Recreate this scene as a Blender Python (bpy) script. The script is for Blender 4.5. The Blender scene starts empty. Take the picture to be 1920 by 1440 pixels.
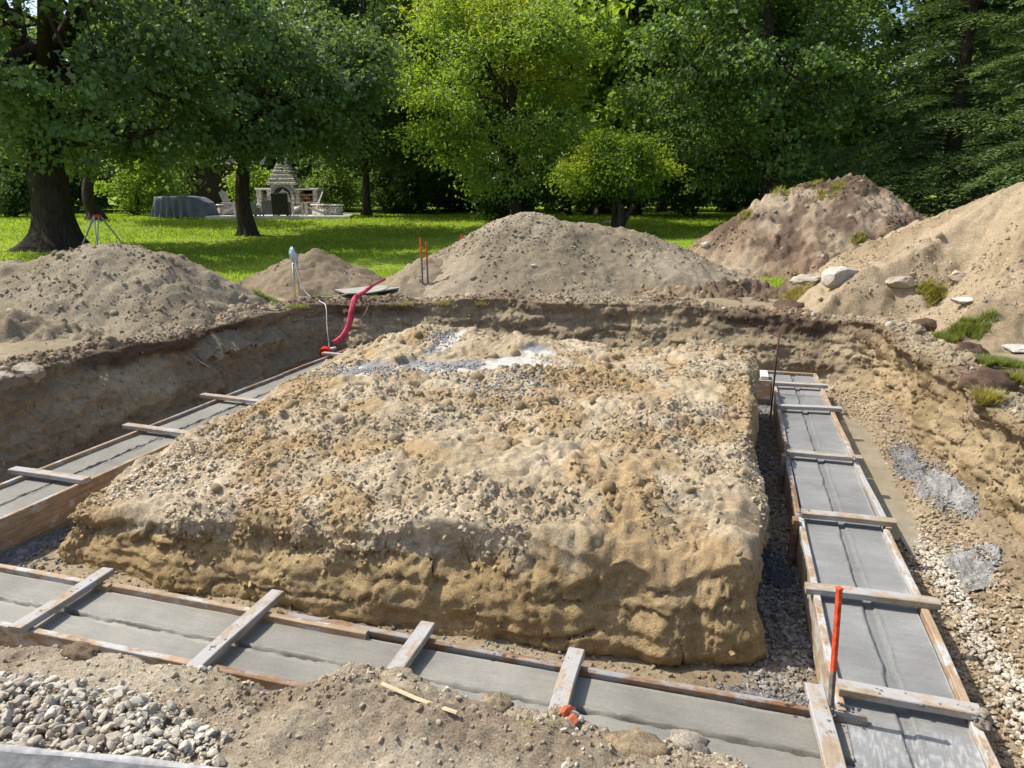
import bpy, math, random
import numpy as np
from mathutils import Vector, Euler
R = math.radians
rng = np.random.default_rng(7)
random.seed(7)
S = bpy.context.scene
COL = S.collection

# ------------------------------------------------------------------ camera
FPX, PITCH, EYE = 1386.0, math.atan(352/1386), 1.6
YAW = math.atan((1378-960)/(FPX/math.cos(PITCH)))
cam = bpy.data.cameras.new('camera'); co = bpy.data.objects.new('camera', cam); COL.objects.link(co)
cam.sensor_width = 36; cam.lens = 36*FPX/1920; cam.clip_end = 1500; cam.clip_start = .05
co.location = (0, 0, EYE); co.rotation_euler = Euler((math.pi/2-PITCH, 0, YAW), 'XYZ')
S.camera = co
# ------------------------------------------------------------------ sky, sun, exposure
SUN_EL = R(53); SUN_H = Vector((-1.0, .02)).normalized()
W = bpy.data.worlds.new('World'); S.world = W; W.use_nodes = True
nt = W.node_tree; bg = nt.nodes['Background']
sky = nt.nodes.new('ShaderNodeTexSky'); sky.sky_type = 'NISHITA'; sky.sun_disc = False
sky.sun_elevation = SUN_EL; sky.sun_rotation = math.atan2(SUN_H.x, SUN_H.y)
sky.air_density = 1.0; sky.dust_density = 2.5; sky.ozone_density = 1.0
nt.links.new(sky.outputs[0], bg.inputs[0]); bg.inputs[1].default_value = .15
sl = bpy.data.lights.new('sun', 'SUN'); sl.energy = 4.4; sl.angle = R(.53); sl.color = (1, .955, .88)
so = bpy.data.objects.new('sun', sl); COL.objects.link(so)
sd = Vector((SUN_H.x*math.cos(SUN_EL), SUN_H.y*math.cos(SUN_EL), math.sin(SUN_EL)))
so.rotation_euler = sd.to_track_quat('Z', 'Y').to_euler(); so.location = sd*60
S.view_settings.view_transform = 'Standard'; S.view_settings.look = 'None'
S.view_settings.gamma = 1; S.view_settings.use_curve_mapping = False
S.view_settings.exposure = .42
S.render.engine = 'CYCLES'
S.cycles.max_bounces = 6; S.cycles.transmission_bounces = 4; S.cycles.diffuse_bounces = 4

# ------------------------------------------------------------------ measuring helpers (photo pixel -> point in the place)
_c, _s = math.cos(YAW), math.sin(YAW)
def ray(u, v):
    x = (u-960)/FPX; yd = -(v-720)/FPX
    dy = math.cos(PITCH)+yd*math.sin(PITCH); dz = -math.sin(PITCH)+yd*math.cos(PITCH)
    return np.array([_c*x-_s*dy, _s*x+_c*dy, dz]), dy
def PZ(u, v, z=0.):
    d, _ = ray(u, v); t = (z-EYE)/d[2]; return np.array([d[0]*t, d[1]*t, z])
def PD(u, v, D):                     # D = level distance straight ahead
    d, dy = ray(u, v); t = D/dy; return np.array([d[0]*t, d[1]*t, EYE+d[2]*t])
def fwd(a, b): return -_s*a+_c*b
def lat(a, b): return _c*a+_s*b
def ground_z(a, b):
    return np.interp(fwd(a, b), [0, 13, 16, 22, 27, 30, 33, 36, 45, 80, 200, 400], [0, 0, .01, .07, .22, .42, .6, .64, .66, .85, 1.6, 3])

# ------------------------------------------------------------------ noise
_perm = np.random.default_rng(3).permutation(256).astype(np.int64); _perm = np.concatenate([_perm, _perm])
_val = np.random.default_rng(5).uniform(-1, 1, 256)
def vn(x, y, z=None, s=0):
    x = np.asarray(x, float)+s*17.13; y = np.asarray(y, float)+s*7.77
    z = np.zeros_like(x)+s*3.3 if z is None else np.asarray(z, float)+s*5.1
    x, y, z = np.broadcast_arrays(x, y, z)
    xi, yi, zi = np.floor(x).astype(np.int64), np.floor(y).astype(np.int64), np.floor(z).astype(np.int64)
    fx, fy, fz = x-xi, y-yi, z-zi
    fx = fx*fx*fx*(fx*(fx*6-15)+10); fy = fy*fy*fy*(fy*(fy*6-15)+10); fz = fz*fz*fz*(fz*(fz*6-15)+10)
    def h(i, j, k): return _val[_perm[_perm[_perm[(xi+i) & 255]+((yi+j) & 255)]+((zi+k) & 255)]]
    a = h(0,0,0)*(1-fx)+h(1,0,0)*fx; b = h(0,1,0)*(1-fx)+h(1,1,0)*fx
    c = h(0,0,1)*(1-fx)+h(1,0,1)*fx; d = h(0,1,1)*(1-fx)+h(1,1,1)*fx
    return (a*(1-fy)+b*fy)*(1-fz)+(c*(1-fy)+d*fy)*fz
def fbm(x, y, z=None, f=1., o=4, s=0, g=.5):
    t = 0; am = 1
    for i in range(o):
        t = t+am*vn(x*f, y*f, None if z is None else z*f, s+i*1.7); f *= 2.07; am *= g
    return t
_h1 = np.random.default_rng(11).uniform(0, 1, (256, 7))
def facet(x, y, z=None, s=0):                      # broken chunks: every cell is a tilted facet with sharp edges
    x = np.asarray(x, float)+s*9.31; y = np.asarray(y, float)+s*4.7; three = z is not None
    x, y = np.broadcast_arrays(x, y); z = np.asarray(z, float)+s*2.9 if three else np.zeros(x.shape)
    xi, yi, zi = np.floor(x).astype(np.int64), np.floor(y).astype(np.int64), np.floor(z).astype(np.int64)
    best = np.full(x.shape, 9.); out = np.zeros(x.shape)
    for i in (-1, 0, 1):
        for j in (-1, 0, 1):
            for k in ((-1, 0, 1) if three else (0,)):
                h = _h1[_perm[_perm[_perm[(xi+i) & 255]+((yi+j) & 255)]+((zi+k) & 255)]]
                dx, dy = xi+i+h[..., 0]-x, yi+j+h[..., 1]-y; dz = (zi+k+h[..., 2]-z) if three else 0.
                d = dx*dx+dy*dy+dz*dz; m = d < best; best = np.where(m, d, best)
                out = np.where(m, (h[..., 3]-.5)*1.1+dx*(h[..., 4]-.5)*1.9+dy*(h[..., 5]-.5)*1.9+(dz*(h[..., 6]-.5)*1.9 if three else 0)+.25-.55*d, out)
    return out
def lump(x, y, z=None, f=1., o=3, s=0, g=.5):      # chunky lumps with creases between them
    t = 0; am = 1
    for i in range(o):
        zz_ = None if z is None else z*f
        t = t+am*(.45*(np.abs(vn(x*f, y*f, zz_, s+i*2.3))*2-.6)+.85*facet(x*f*1.15+.35*vn(x*f*2, y*f*2, s=s), y*f*1.15, None if z is None else z*f*1.15, s+i)); f *= 2.13; am *= g
    return t
def sst(x, a, b): t = np.clip((x-a)/(b-a), 0, 1); return t*t*(3-2*t)
def mixc(c, d, m): m = np.asarray(m)[..., None]; return np.asarray(c)*(1-m)+np.asarray(d)*m

# ------------------------------------------------------------------ mesh helpers
def mk(name, V, F, mat, parent=None, col=None, smooth=True):
    V = np.ascontiguousarray(V, np.float32); F = np.ascontiguousarray(F, np.int32); k = F.shape[1]
    me = bpy.data.meshes.new(name)
    me.vertices.add(len(V)); me.vertices.foreach_set('co', V.ravel())
    me.loops.add(F.size); me.loops.foreach_set('vertex_index', F.ravel())
    me.polygons.add(len(F)); me.polygons.foreach_set('loop_start', np.arange(0, F.size, k, dtype=np.int32))
    me.polygons.foreach_set('loop_total', np.full(len(F), k, np.int32))
    me.polygons.foreach_set('use_smooth', np.full(len(F), smooth, bool))
    if col is not None:
        ca = me.color_attributes.new('Col', 'FLOAT_COLOR', 'POINT')
        c4 = np.ones((len(V), 4), np.float32); c4[:, :3] = col; ca.data.foreach_set('color', c4.ravel())
    me.update(calc_edges=True); me.validate()
    me.materials.append(mat)
    o = bpy.data.objects.new(name, me); COL.objects.link(o)
    if parent: o.parent = parent
    return o
def tag(o, label=None, cat=None, group=None, kind=None):
    for k, v in (('label', label), ('category', cat), ('group', group), ('kind', kind)):
        if v: o[k] = v
    return o
def empty(name, loc=(0, 0, 0), rz=0):
    o = bpy.data.objects.new(name, None); COL.objects.link(o); o.location = loc; o.rotation_euler = (0, 0, rz)
    o.empty_display_size = .1; return o
def grid_faces(n, m):
    i = np.arange(n*m).reshape(n, m)
    return np.stack([i[:-1, :-1], i[1:, :-1], i[1:, 1:], i[:-1, 1:]], -1).reshape(-1, 4)
class MB:                                # collects quads/tris as one mesh
    def __init__(s): s.v = []; s.f = []
    def add(s, V, F):
        n = len(s.v); s.v += [tuple(p) for p in V]; s.f += [tuple(i+n for i in f) for f in F]; return s
    def box(s, c, size, rz=0, rx=0, ry=0, taper=1., bev=0):
        x, y, z = [q/2 for q in size]; e = Euler((rx, ry, rz)).to_matrix(); c = Vector(c)
        if bev <= 0:
            P = [(-x,-y,-z),(x,-y,-z),(x,y,-z),(-x,y,-z),(-x*taper,-y*taper,z),(x*taper,-y*taper,z),(x*taper,y*taper,z),(-x*taper,y*taper,z)]
            Fs = [(3,2,1,0),(4,5,6,7),(0,1,5,4),(1,2,6,5),(2,3,7,6),(3,0,4,7)]
        else:
            b = min(bev, x*.9, y*.9, z*.9); P = []; Fs = []
            for zz, ix in ((-z, b), (-z+b, 0), (z-b, 0), (z, b)):
                X, Yy = x-ix, y-ix; q = b*.7
                P += [(-X+q,-Yy,zz),(X-q,-Yy,zz),(X,-Yy+q,zz),(X,Yy-q,zz),(X-q,Yy,zz),(-X+q,Yy,zz),(-X,Yy-q,zz),(-X,-Yy+q,zz)]
            Fs = [tuple(range(7, -1, -1)), tuple(range(24, 32))]
            for r in range(3):
                for k in range(8): Fs.append((r*8+k, r*8+(k+1) % 8, r*8+8+(k+1) % 8, r*8+8+k))
        return s.add([e @ Vector(p)+c for p in P], Fs)
    def tube(s, pts, rad, n=8, cap=True, squash=1.):
        V, F = tube(pts, rad, n, squash); s.add(V, F)
        if cap:
            k = len(s.v)-len(V); s.f.append(tuple(k+i for i in range(n-1, -1, -1))); m = len(s.v)-n; s.f.append(tuple(m+i for i in range(n)))
        return s
    def build(s, name, mat, parent=None, smooth=False):
        me = bpy.data.meshes.new(name); me.from_pydata([tuple(v) for v in s.v], [], s.f); me.update()
        if smooth:
            for p in me.polygons: p.use_smooth = True
        me.materials.append(mat); o = bpy.data.objects.new(name, me); COL.objects.link(o)
        if parent: o.parent = parent
        return o
def tube(pts, rad, n=8, squash=1.):
    pts = np.asarray(pts, float); rad = np.broadcast_to(np.asarray(rad, float), (len(pts),))
    T = np.gradient(pts, axis=0); T /= np.linalg.norm(T, axis=1)[:, None]+1e-9
    up = np.array([0, 0, 1.]) if abs(T[0][2]) < .9 else np.array([1., 0, 0])
    V = []; U = np.cross(up, T[0]); U /= np.linalg.norm(U)
    for p, t, r in zip(pts, T, rad):
        U = U-t*np.dot(U, t); U /= np.linalg.norm(U)+1e-9; Wv = np.cross(t, U)
        for k in range(n):
            a = 2*math.pi*k/n; V.append(p+r*(math.cos(a)*U+squash*math.sin(a)*Wv))
    F = [(i*n+k, i*n+(k+1) % n, (i+1)*n+(k+1) % n, (i+1)*n+k) for i in range(len(pts)-1) for k in range(n)]
    return V, F
def spline(pts, n):
    pts = np.asarray(pts, float); L = np.r_[0, np.cumsum(np.linalg.norm(np.diff(pts, axis=0), axis=1))]
    pp = np.vstack([2*pts[0]-pts[1], pts, 2*pts[-1]-pts[-2]]); out = []
    for t in np.linspace(0, len(pts)-1-1e-6, n):
        i = int(t); f = t-i; a, b, c, d = pp[i:i+4]
        out.append(.5*((2*b)+(c-a)*f+(2*a-5*b+4*c-d)*f*f+(3*b-a-3*c+d)*f**3))
    return np.array(out)

# ------------------------------------------------------------------ materials
def nmat(name, rough=.9, spec=.3):
    m = bpy.data.materials.new(name); m.use_nodes = True; n = m.node_tree
    b = n.nodes['Principled BSDF']; b.inputs['Roughness'].default_value = rough; b.inputs['Specular IOR Level'].default_value = spec
    return m, n, b
def nd(n, t, **kw):
    x = n.nodes.new(t)
    for k, v in kw.items():
        if k in x.inputs: x.inputs[k].default_value = v
        else: setattr(x, k, v)
    return x
def coords(n, scale=(1, 1, 1), kind='Object'):
    t = nd(n, 'ShaderNodeTexCoord'); mp = nd(n, 'ShaderNodeMapping'); mp.inputs['Scale'].default_value = scale
    n.links.new(t.outputs[kind], mp.inputs[0]); return mp.outputs[0]
def noise(n, vec, scale, detail=6, rough=.6):
    x = nd(n, 'ShaderNodeTexNoise'); x.inputs['Scale'].default_value = scale; x.inputs['Detail'].default_value = detail; x.inputs['Roughness'].default_value = rough
    n.links.new(vec, x.inputs['Vector']); return x.outputs['Fac']
def ramp(n, fac, stops):
    r = nd(n, 'ShaderNodeValToRGB'); e = r.color_ramp.elements
    while len(e) < len(stops): e.new(.5)
    for el, (p, c) in zip(e, stops): el.position = p; el.color = c if len(c) == 4 else (*c, 1)
    n.links.new(fac, r.inputs[0]); return r.outputs[0]
def mix(n, a, b, fac, mode='MIX'):
    x = nd(n, 'ShaderNodeMix', data_type='RGBA', blend_type=mode)
    for k, v in ((0, fac), (6, a), (7, b)):
        if hasattr(v, 'links') or hasattr(v, 'is_linked'): n.links.new(v, x.inputs[k])
        else: x.inputs[k].default_value = v if k == 0 else (*v, 1)
    return x.outputs[2]
def bump(n, b, hs, strength=.6, dist=.02):
    prev = None
    for h, st, ds in hs:
        x = nd(n, 'ShaderNodeBump'); x.inputs['Strength'].default_value = st; x.inputs['Distance'].default_value = ds
        n.links.new(h, x.inputs['Height'])
        if prev: n.links.new(prev, x.inputs['Normal'])
        prev = x.outputs[0]
    n.links.new(prev, b.inputs['Normal'])
def attr(n, name='Col'):
    a = nd(n, 'ShaderNodeAttribute'); a.attribute_name = name; return a.outputs['Color']
def soil_mat(name, s1=45, s2=160, lo=.62, hi=1.28, b1=.7, b2=.6, rough=.95, mid=True):
    m, n, b = nmat(name, rough, .15); v = coords(n)
    f1 = noise(n, v, s1, 7, .68); f2 = noise(n, v, s2, 5, .7); f3 = noise(n, v, 5, 4)
    c = mix(n, attr(n), ramp(n, f1, [(.28, (lo,)*3), (.72, (hi,)*3)]), 1., 'MULTIPLY')
    c = mix(n, c, ramp(n, f2, [(.32, (.62, .59, .55)), (.5, (1., 1., 1.)), (.68, (1.28, 1.3, 1.32))]), 1., 'MULTIPLY')
    c = mix(n, c, ramp(n, f3, [(.3, (.9, .88, .85)), (.7, (1.08, 1.08, 1.08))]), 1., 'MULTIPLY')
    n.links.new(c, b.inputs['Base Color'])
    if not mid: bump(n, b, [(f1, b1, .03), (f2, b2, .008)]); return m
    f0 = nd(n, 'ShaderNodeTexNoise'); f0.noise_type = 'RIDGED_MULTIFRACTAL'; f0.inputs['Scale'].default_value = 7; f0.inputs['Detail'].default_value = 7; f0.inputs['Roughness'].default_value = .6; n.links.new(v, f0.inputs['Vector'])
    bump(n, b, [(f0.outputs['Fac'], .55, .05), (f1, b1, .035), (f2, b2*1.3, .012)]); return m
M = {}
M['soil'] = soil_mat('soil'); M['clay'] = soil_mat('clay', 28, 140, .7, 1.2, .55, .5)
M['clod'] = soil_mat('clod', 60, 220, .75, 1.2, .5, .5, mid=False)
M['stone'] = soil_mat('stone', 30, 150, .8, 1.16, .25, .3, .8, False)
def simple(name, c, rough=.6, spec=.4, metal=0, var=.12, sc=18, bs=.2, bd=.004):
    m, n, b = nmat(name, rough, spec); v = coords(n); f = noise(n, v, sc, 6)
    n.links.new(mix(n, c, ramp(n, f, [(.3, (1-var*2,)*3), (.7, (1+var,)*3)]), 1., 'MULTIPLY'), b.inputs['Base Color'])
    b.inputs['Metallic'].default_value = metal
    if bs: bump(n, b, [(f, bs, bd)])
    return m
def leaf_mat(name, trans=.42, rough=.5, spec=.35):
    m = bpy.data.materials.new(name); m.use_nodes = True; n = m.node_tree; n.nodes.clear()
    out = nd(n, 'ShaderNodeOutputMaterial'); c = attr(n)
    b = nd(n, 'ShaderNodeBsdfPrincipled'); b.inputs['Roughness'].default_value = rough; b.inputs['Specular IOR Level'].default_value = spec
    n.links.new(c, b.inputs['Base Color'])
    t = nd(n, 'ShaderNodeBsdfTranslucent'); n.links.new(mix(n, c, (1.5, 1.45, .5), 1., 'MULTIPLY'), t.inputs[0])
    x = nd(n, 'ShaderNodeMixShader'); x.inputs[0].default_value = trans
    n.links.new(b.outputs[0], x.inputs[1]); n.links.new(t.outputs[0], x.inputs[2]); n.links.new(x.outputs[0], out.inputs[0]); return m
M['leaf'] = leaf_mat('leaf', .48); M['needle'] = leaf_mat('needle', .25, .6, .25); M['grass'] = leaf_mat('grass', .45, .55, .25)
def bark_mat():
    m, n, b = nmat('bark', .95, .1); v = coords(n, (1, 1, .22)); f = noise(n, v, 14, 8, .7); g = noise(n, v, 45, 5, .6)
    n.links.new(ramp(n, f, [(.3, (.022, .017, .013)), (.6, (.075, .06, .047)), (.8, (.12, .1, .085))]), b.inputs['Base Color'])
    bump(n, b, [(f, 1., .06), (g, .7, .02)]); return m
M['bark'] = bark_mat()
_coords = coords
def wood_mat(name, c1, c2, splat=.5, splat_c=(.42, .42, .40)):
    m, n, b = nmat(name, .75, .25)
    ob = nd(n, 'ShaderNodeObjectInfo'); sh = nd(n, 'ShaderNodeMath', operation='MULTIPLY'); n.links.new(ob.outputs['Random'], sh.inputs[0]); sh.inputs[1].default_value = 37.
    def coords(n, scale=(1, 1, 1), base=_coords):
        o_ = base(n, scale); n.links.new(sh.outputs[0], o_.node.inputs['Location']); return o_
    v = coords(n, (2.2, 26, 26))
    f = noise(n, v, 1.6, 6, .65); c = ramp(n, f, [(.3, c1), (.68, c2)])
    k = noise(n, coords(n, (22, 22, 22)), 1., 3); c = mix(n, c, ramp(n, k, [(.3, (.8,)*3), (.7, (1.1,)*3)]), 1., 'MULTIPLY')
    s = noise(n, coords(n, (3.5, 6, 6)), 1.4, 9, .72)
    oi = nd(n, 'ShaderNodeObjectInfo'); ad = nd(n, 'ShaderNodeMath', operation='MULTIPLY_ADD'); n.links.new(oi.outputs['Random'], ad.inputs[0]); ad.inputs[1].default_value = .10
    n.links.new(s, ad.inputs[2])
    c = mix(n, c, splat_c, ramp(n, ad.outputs[0], [(.62-.2*splat, (0,)*3), (.70-.2*splat, (1,)*3)]))
    d = noise(n, coords(n, (9, 14, 14)), 2., 6, .7); c = mix(n, c, (.10, .095, .09), ramp(n, d, [(.62, (0,)*3), (.72, (.85,)*3)]))
    n.links.new(c, b.inputs['Base Color']); bump(n, b, [(f, .35, .006), (s, .4, .006)]); return m
M['form'] = wood_mat('form_lumber', (.26, .17, .10), (.43, .32, .21), .32)
M['form_dark'] = wood_mat('worn_lumber', (.16, .09, .05), (.32, .2, .12), .42, (.27, .26, .25))
M['spread'] = wood_mat('spreader_lumber', (.27, .205, .14), (.41, .33, .235), .6, (.36, .35, .335))
def conc_mat(name, c, rough, var=.09, speck=.0):
    m, n, b = nmat(name, rough, .35); v = coords(n)
    f = noise(n, v, 3.2, 6, .6); g = noise(n, v, 60, 6, .7); st = noise(n, coords(n, (3, 14, 3)), 2.0, 5)
    cc = mix(n, attr(n), ramp(n, f, [(.3, (1-var*1.6,)*3), (.7, (1+var,)*3)]), 1., 'MULTIPLY')
    cc = mix(n, cc, ramp(n, g, [(.3, (.88,)*3), (.7, (1.1,)*3)]), 1., 'MULTIPLY')
    cc = mix(n, cc, ramp(n, st, [(.35, (.93,)*3), (.65, (1.05,)*3)]), 1., 'MULTIPLY')
    n.links.new(cc, b.inputs['Base Color'])
    n.links.new(ramp(n, f, [(.3, (rough-.14,)*3), (.7, (rough+.16,)*3)]), b.inputs['Roughness'])
    bump(n, b, [(st, .22, .012), (g, .3, .005)]); return m
M['concrete'] = conc_mat('wet_concrete', None, .56)
M['spill'] = soil_mat('spilled_concrete', 40, 150, .6, 1.25, .7, .6, .7, False)
def ground_mat():
    m, n, b = nmat('ground', .95, .1); v = coords(n)
    f = noise(n, v, 3, 8, .7); g = noise(n, v, 40, 4, .7)
    c = mix(n, attr(n), ramp(n, f, [(.3, (.72, .74, .7)), (.7, (1.2, 1.18, 1.15))]), 1., 'MULTIPLY')
    c = mix(n, c, ramp(n, g, [(.3, (.7,)*3), (.7, (1.25,)*3)]), 1., 'MULTIPLY')
    n.links.new(c, b.inputs['Base Color']); bump(n, b, [(g, .8, .03)]); return m
M['ground'] = ground_mat()
def water_mat():
    m, n, b = nmat('muddy_water', .06, .5); v = coords(n); f = noise(n, v, 6, 4)
    n.links.new(ramp(n, f, [(.3, (.25, .215, .15)), (.7, (.33, .285, .20))]), b.inputs['Base Color']); bump(n, b, [(noise(n, v, 9, 2), .05, .01)]); return m
M['water'] = water_mat()
M['orange'] = simple('orange_paint', (.72, .085, .03), .6, .35, 0, .3, 35)
M['stakewood'] = simple('weathered_stake', (.20, .18, .155), .85, .2, 0, .25, 30)
M['rust'] = simple('rusty_steel', (.13, .07, .04), .8, .3, .3, .3, 40)
M['steel'] = simple('grey_steel', (.42, .43, .45), .45, .5, .5, .1, 20)
M['foil'] = simple('silver_bag', (.5, .54, .58), .25, .6, .7, .2, 25, .8, .02)
M['redhose'] = simple('red_hose_fabric', (.55, .06, .10), .7, .25, 0, .3, 9)
M['redcap'] = simple('red_plastic', (.65, .03, .015), .4, .5, 0, .1, 10)
M['white'] = simple('white_plastic', (.68, .68, .65), .5, .4, 0, .08, 10)
M['yellow'] = simple('yellow_cable', (.65, .42, .03), .5, .4, 0, .05, 10)
M['ply'] = simple('grey_plywood', (.34, .33, .29), .85, .2, 0, .15, 8)
M['patio'] = simple('patio_stone', (.66, .63, .58), .85, .2, 0, .12, 4)
def stonework():
    m, n, b = nmat('ledge_stone', .9, .2); v = coords(n, (1, 1, 2.3))
    vo = nd(n, 'ShaderNodeTexVoronoi'); vo.inputs['Scale'].default_value = 5.5; n.links.new(v, vo.inputs['Vector'])
    ve = nd(n, 'ShaderNodeTexVoronoi'); ve.feature = 'DISTANCE_TO_EDGE'; ve.inputs['Scale'].default_value = 5.5; n.links.new(v, ve.inputs['Vector'])
    hs = nd(n, 'ShaderNodeSeparateColor'); n.links.new(vo.outputs['Color'], hs.inputs[0])
    c = ramp(n, hs.outputs[0], [(0, (.45, .41, .35)), (.5, (.6, .56, .49)), (1, (.75, .71, .65))])
    c = mix(n, (.12, .11, .1), c, ramp(n, ve.outputs['Distance'], [(.0, (0,)*3), (.05, (1,)*3)]))
    n.links.new(c, b.inputs['Base Color']); bump(n, b, [(ramp(n, ve.outputs['Distance'], [(0, (0,)*3), (.09, (1,)*3)]), .9, .03)]); return m
M['ledge'] = stonework(); M['cap'] = simple('cap_stone', (.66, .63, .58), .85, .2, 0, .1, 6)
M['soot'] = simple('dark_iron', (.03, .03, .032), .7, .3, .2, .2, 20); M['log'] = simple('cut_log', (.38, .22, .12), .85, .2, 0, .3, 12)
M['chair'] = simple('grey_chair_board', (.55, .52, .48), .7, .3, 0, .1, 12); M['wicker'] = simple('dark_wicker', (.03, .028, .026), .6, .4, 0, .3, 60, .6)
M['gwicker'] = simple('grey_wicker', (.3, .29, .28), .7, .3, 0, .2, 60, .6)
M['cover'] = simple('grey_cover_fabric', (.14, .15, .185), .6, .35, 0, .1, 5)
M['shed'] = simple('brown_siding', (.055, .04, .03), .85, .2, 0, .2, 8)
M['brick'] = simple('broken_brick', (.55, .16, .08), .9, .2, 0, .15, 30, .6, .01)
M['slab'] = simple('dark_grey_slab', (.13, .135, .14), .8, .3, 0, .3, 20, .5, .006)
M['slabedge'] = simple('pale_slab_edge', (.42, .41, .40), .85, .2, 0, .2, 25, .5, .006)

# ------------------------------------------------------------------ stones and clods
def ico(sub):
    import bmesh
    bm = bmesh.new(); bmesh.ops.create_icosphere(bm, subdivisions=sub, radius=1)
    V = np.array([v.co[:] for v in bm.verts]); F = np.array([[v.index for v in f.verts] for f in bm.faces]); bm.free(); return V, F
ICO1, ICO2, ICO3 = ico(1), ico(2), ico(3)
def rock_shape(seed, base=ICO2, cuts=9, flat=.65, depth=(.45, .8)):
    r = np.random.default_rng(seed); V, F = base; V = V.copy()
    for _ in range(cuts):
        d = r.normal(size=3); d /= np.linalg.norm(d); lim = r.uniform(*depth); t = V@d
        V -= np.outer(np.maximum(t-lim, 0), d)
    V *= np.array([1, r.uniform(.6, .95), r.uniform(.4, flat)]); V += r.normal(size=V.shape)*.02
    return V, F
def clod_shape(seed, base=ICO1, jit=.16):
    r = np.random.default_rng(seed); V, F = base
    V = V*(1+r.uniform(-jit, jit, (len(V), 1)))*np.array([1, r.uniform(.7, 1), r.uniform(.55, .85)])
    return V, F
ROCKS = [rock_shape(s) for s in range(10)]; ROCKS_LO = [rock_shape(40+s, ICO1, 5) for s in range(8)]; CLODS = [clod_shape(s) for s in range(8)]
OCT = (np.array([(1,0,0),(-1,0,0),(0,1,0),(0,-1,0),(0,0,1),(0,0,-1)],float), np.array([(0,2,4),(2,1,4),(1,3,4),(3,0,4),(2,0,5),(1,2,5),(3,1,5),(0,3,5)]))
CRUMBS = [clod_shape(200+s, OCT, .3) for s in range(8)]
def rotmats(n, r, tilt=1.):
    a = r.uniform(0, 2*np.pi, n); e = r.normal(0, .5*tilt, n); k = r.normal(0, .5*tilt, n)
    ca, sa, ce, se, ck, sk = np.cos(a), np.sin(a), np.cos(e), np.sin(e), np.cos(k), np.sin(k)
    Z = np.zeros(n); O = np.ones(n)
    A = np.stack([ca, -sa, Z, sa, ca, Z, Z, Z, O], -1).reshape(n, 3, 3)
    B = np.stack([O, Z, Z, Z, ce, -se, Z, se, ce], -1).reshape(n, 3, 3)
    C = np.stack([ck, Z, sk, Z, O, Z, -sk, Z, ck], -1).reshape(n, 3, 3)
    return A@B@C
def scatter(name, P, size, protos, cols, mat, parent=None, smooth=False, tilt=1., seed=1):
    r = np.random.default_rng(seed); n = len(P); size = np.broadcast_to(size, (n,)); which = r.integers(0, len(protos), n)
    VV, FF, CC = [], [], []; off = 0; RM = rotmats(n, r, tilt); cols = np.broadcast_to(cols, (n, 3))
    for k, (V, F) in enumerate(protos):
        ix = np.where(which == k)[0]
        if not len(ix): continue
        v = np.einsum('nij,vj->nvi', RM[ix], V)*size[ix][:, None, None]+P[ix][:, None, :]
        f = F[None]+(np.arange(len(ix))*len(V))[:, None, None]+off
        VV.append(v.reshape(-1, 3)); FF.append(f.reshape(-1, 3)); CC.append(np.repeat(cols[ix], len(V), 0)); off += v.shape[0]*v.shape[1]
    o = mk(name, np.vstack(VV), np.vstack(FF), mat, parent, np.vstack(CC), smooth); o['kind'] = 'stuff'; return o

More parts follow.
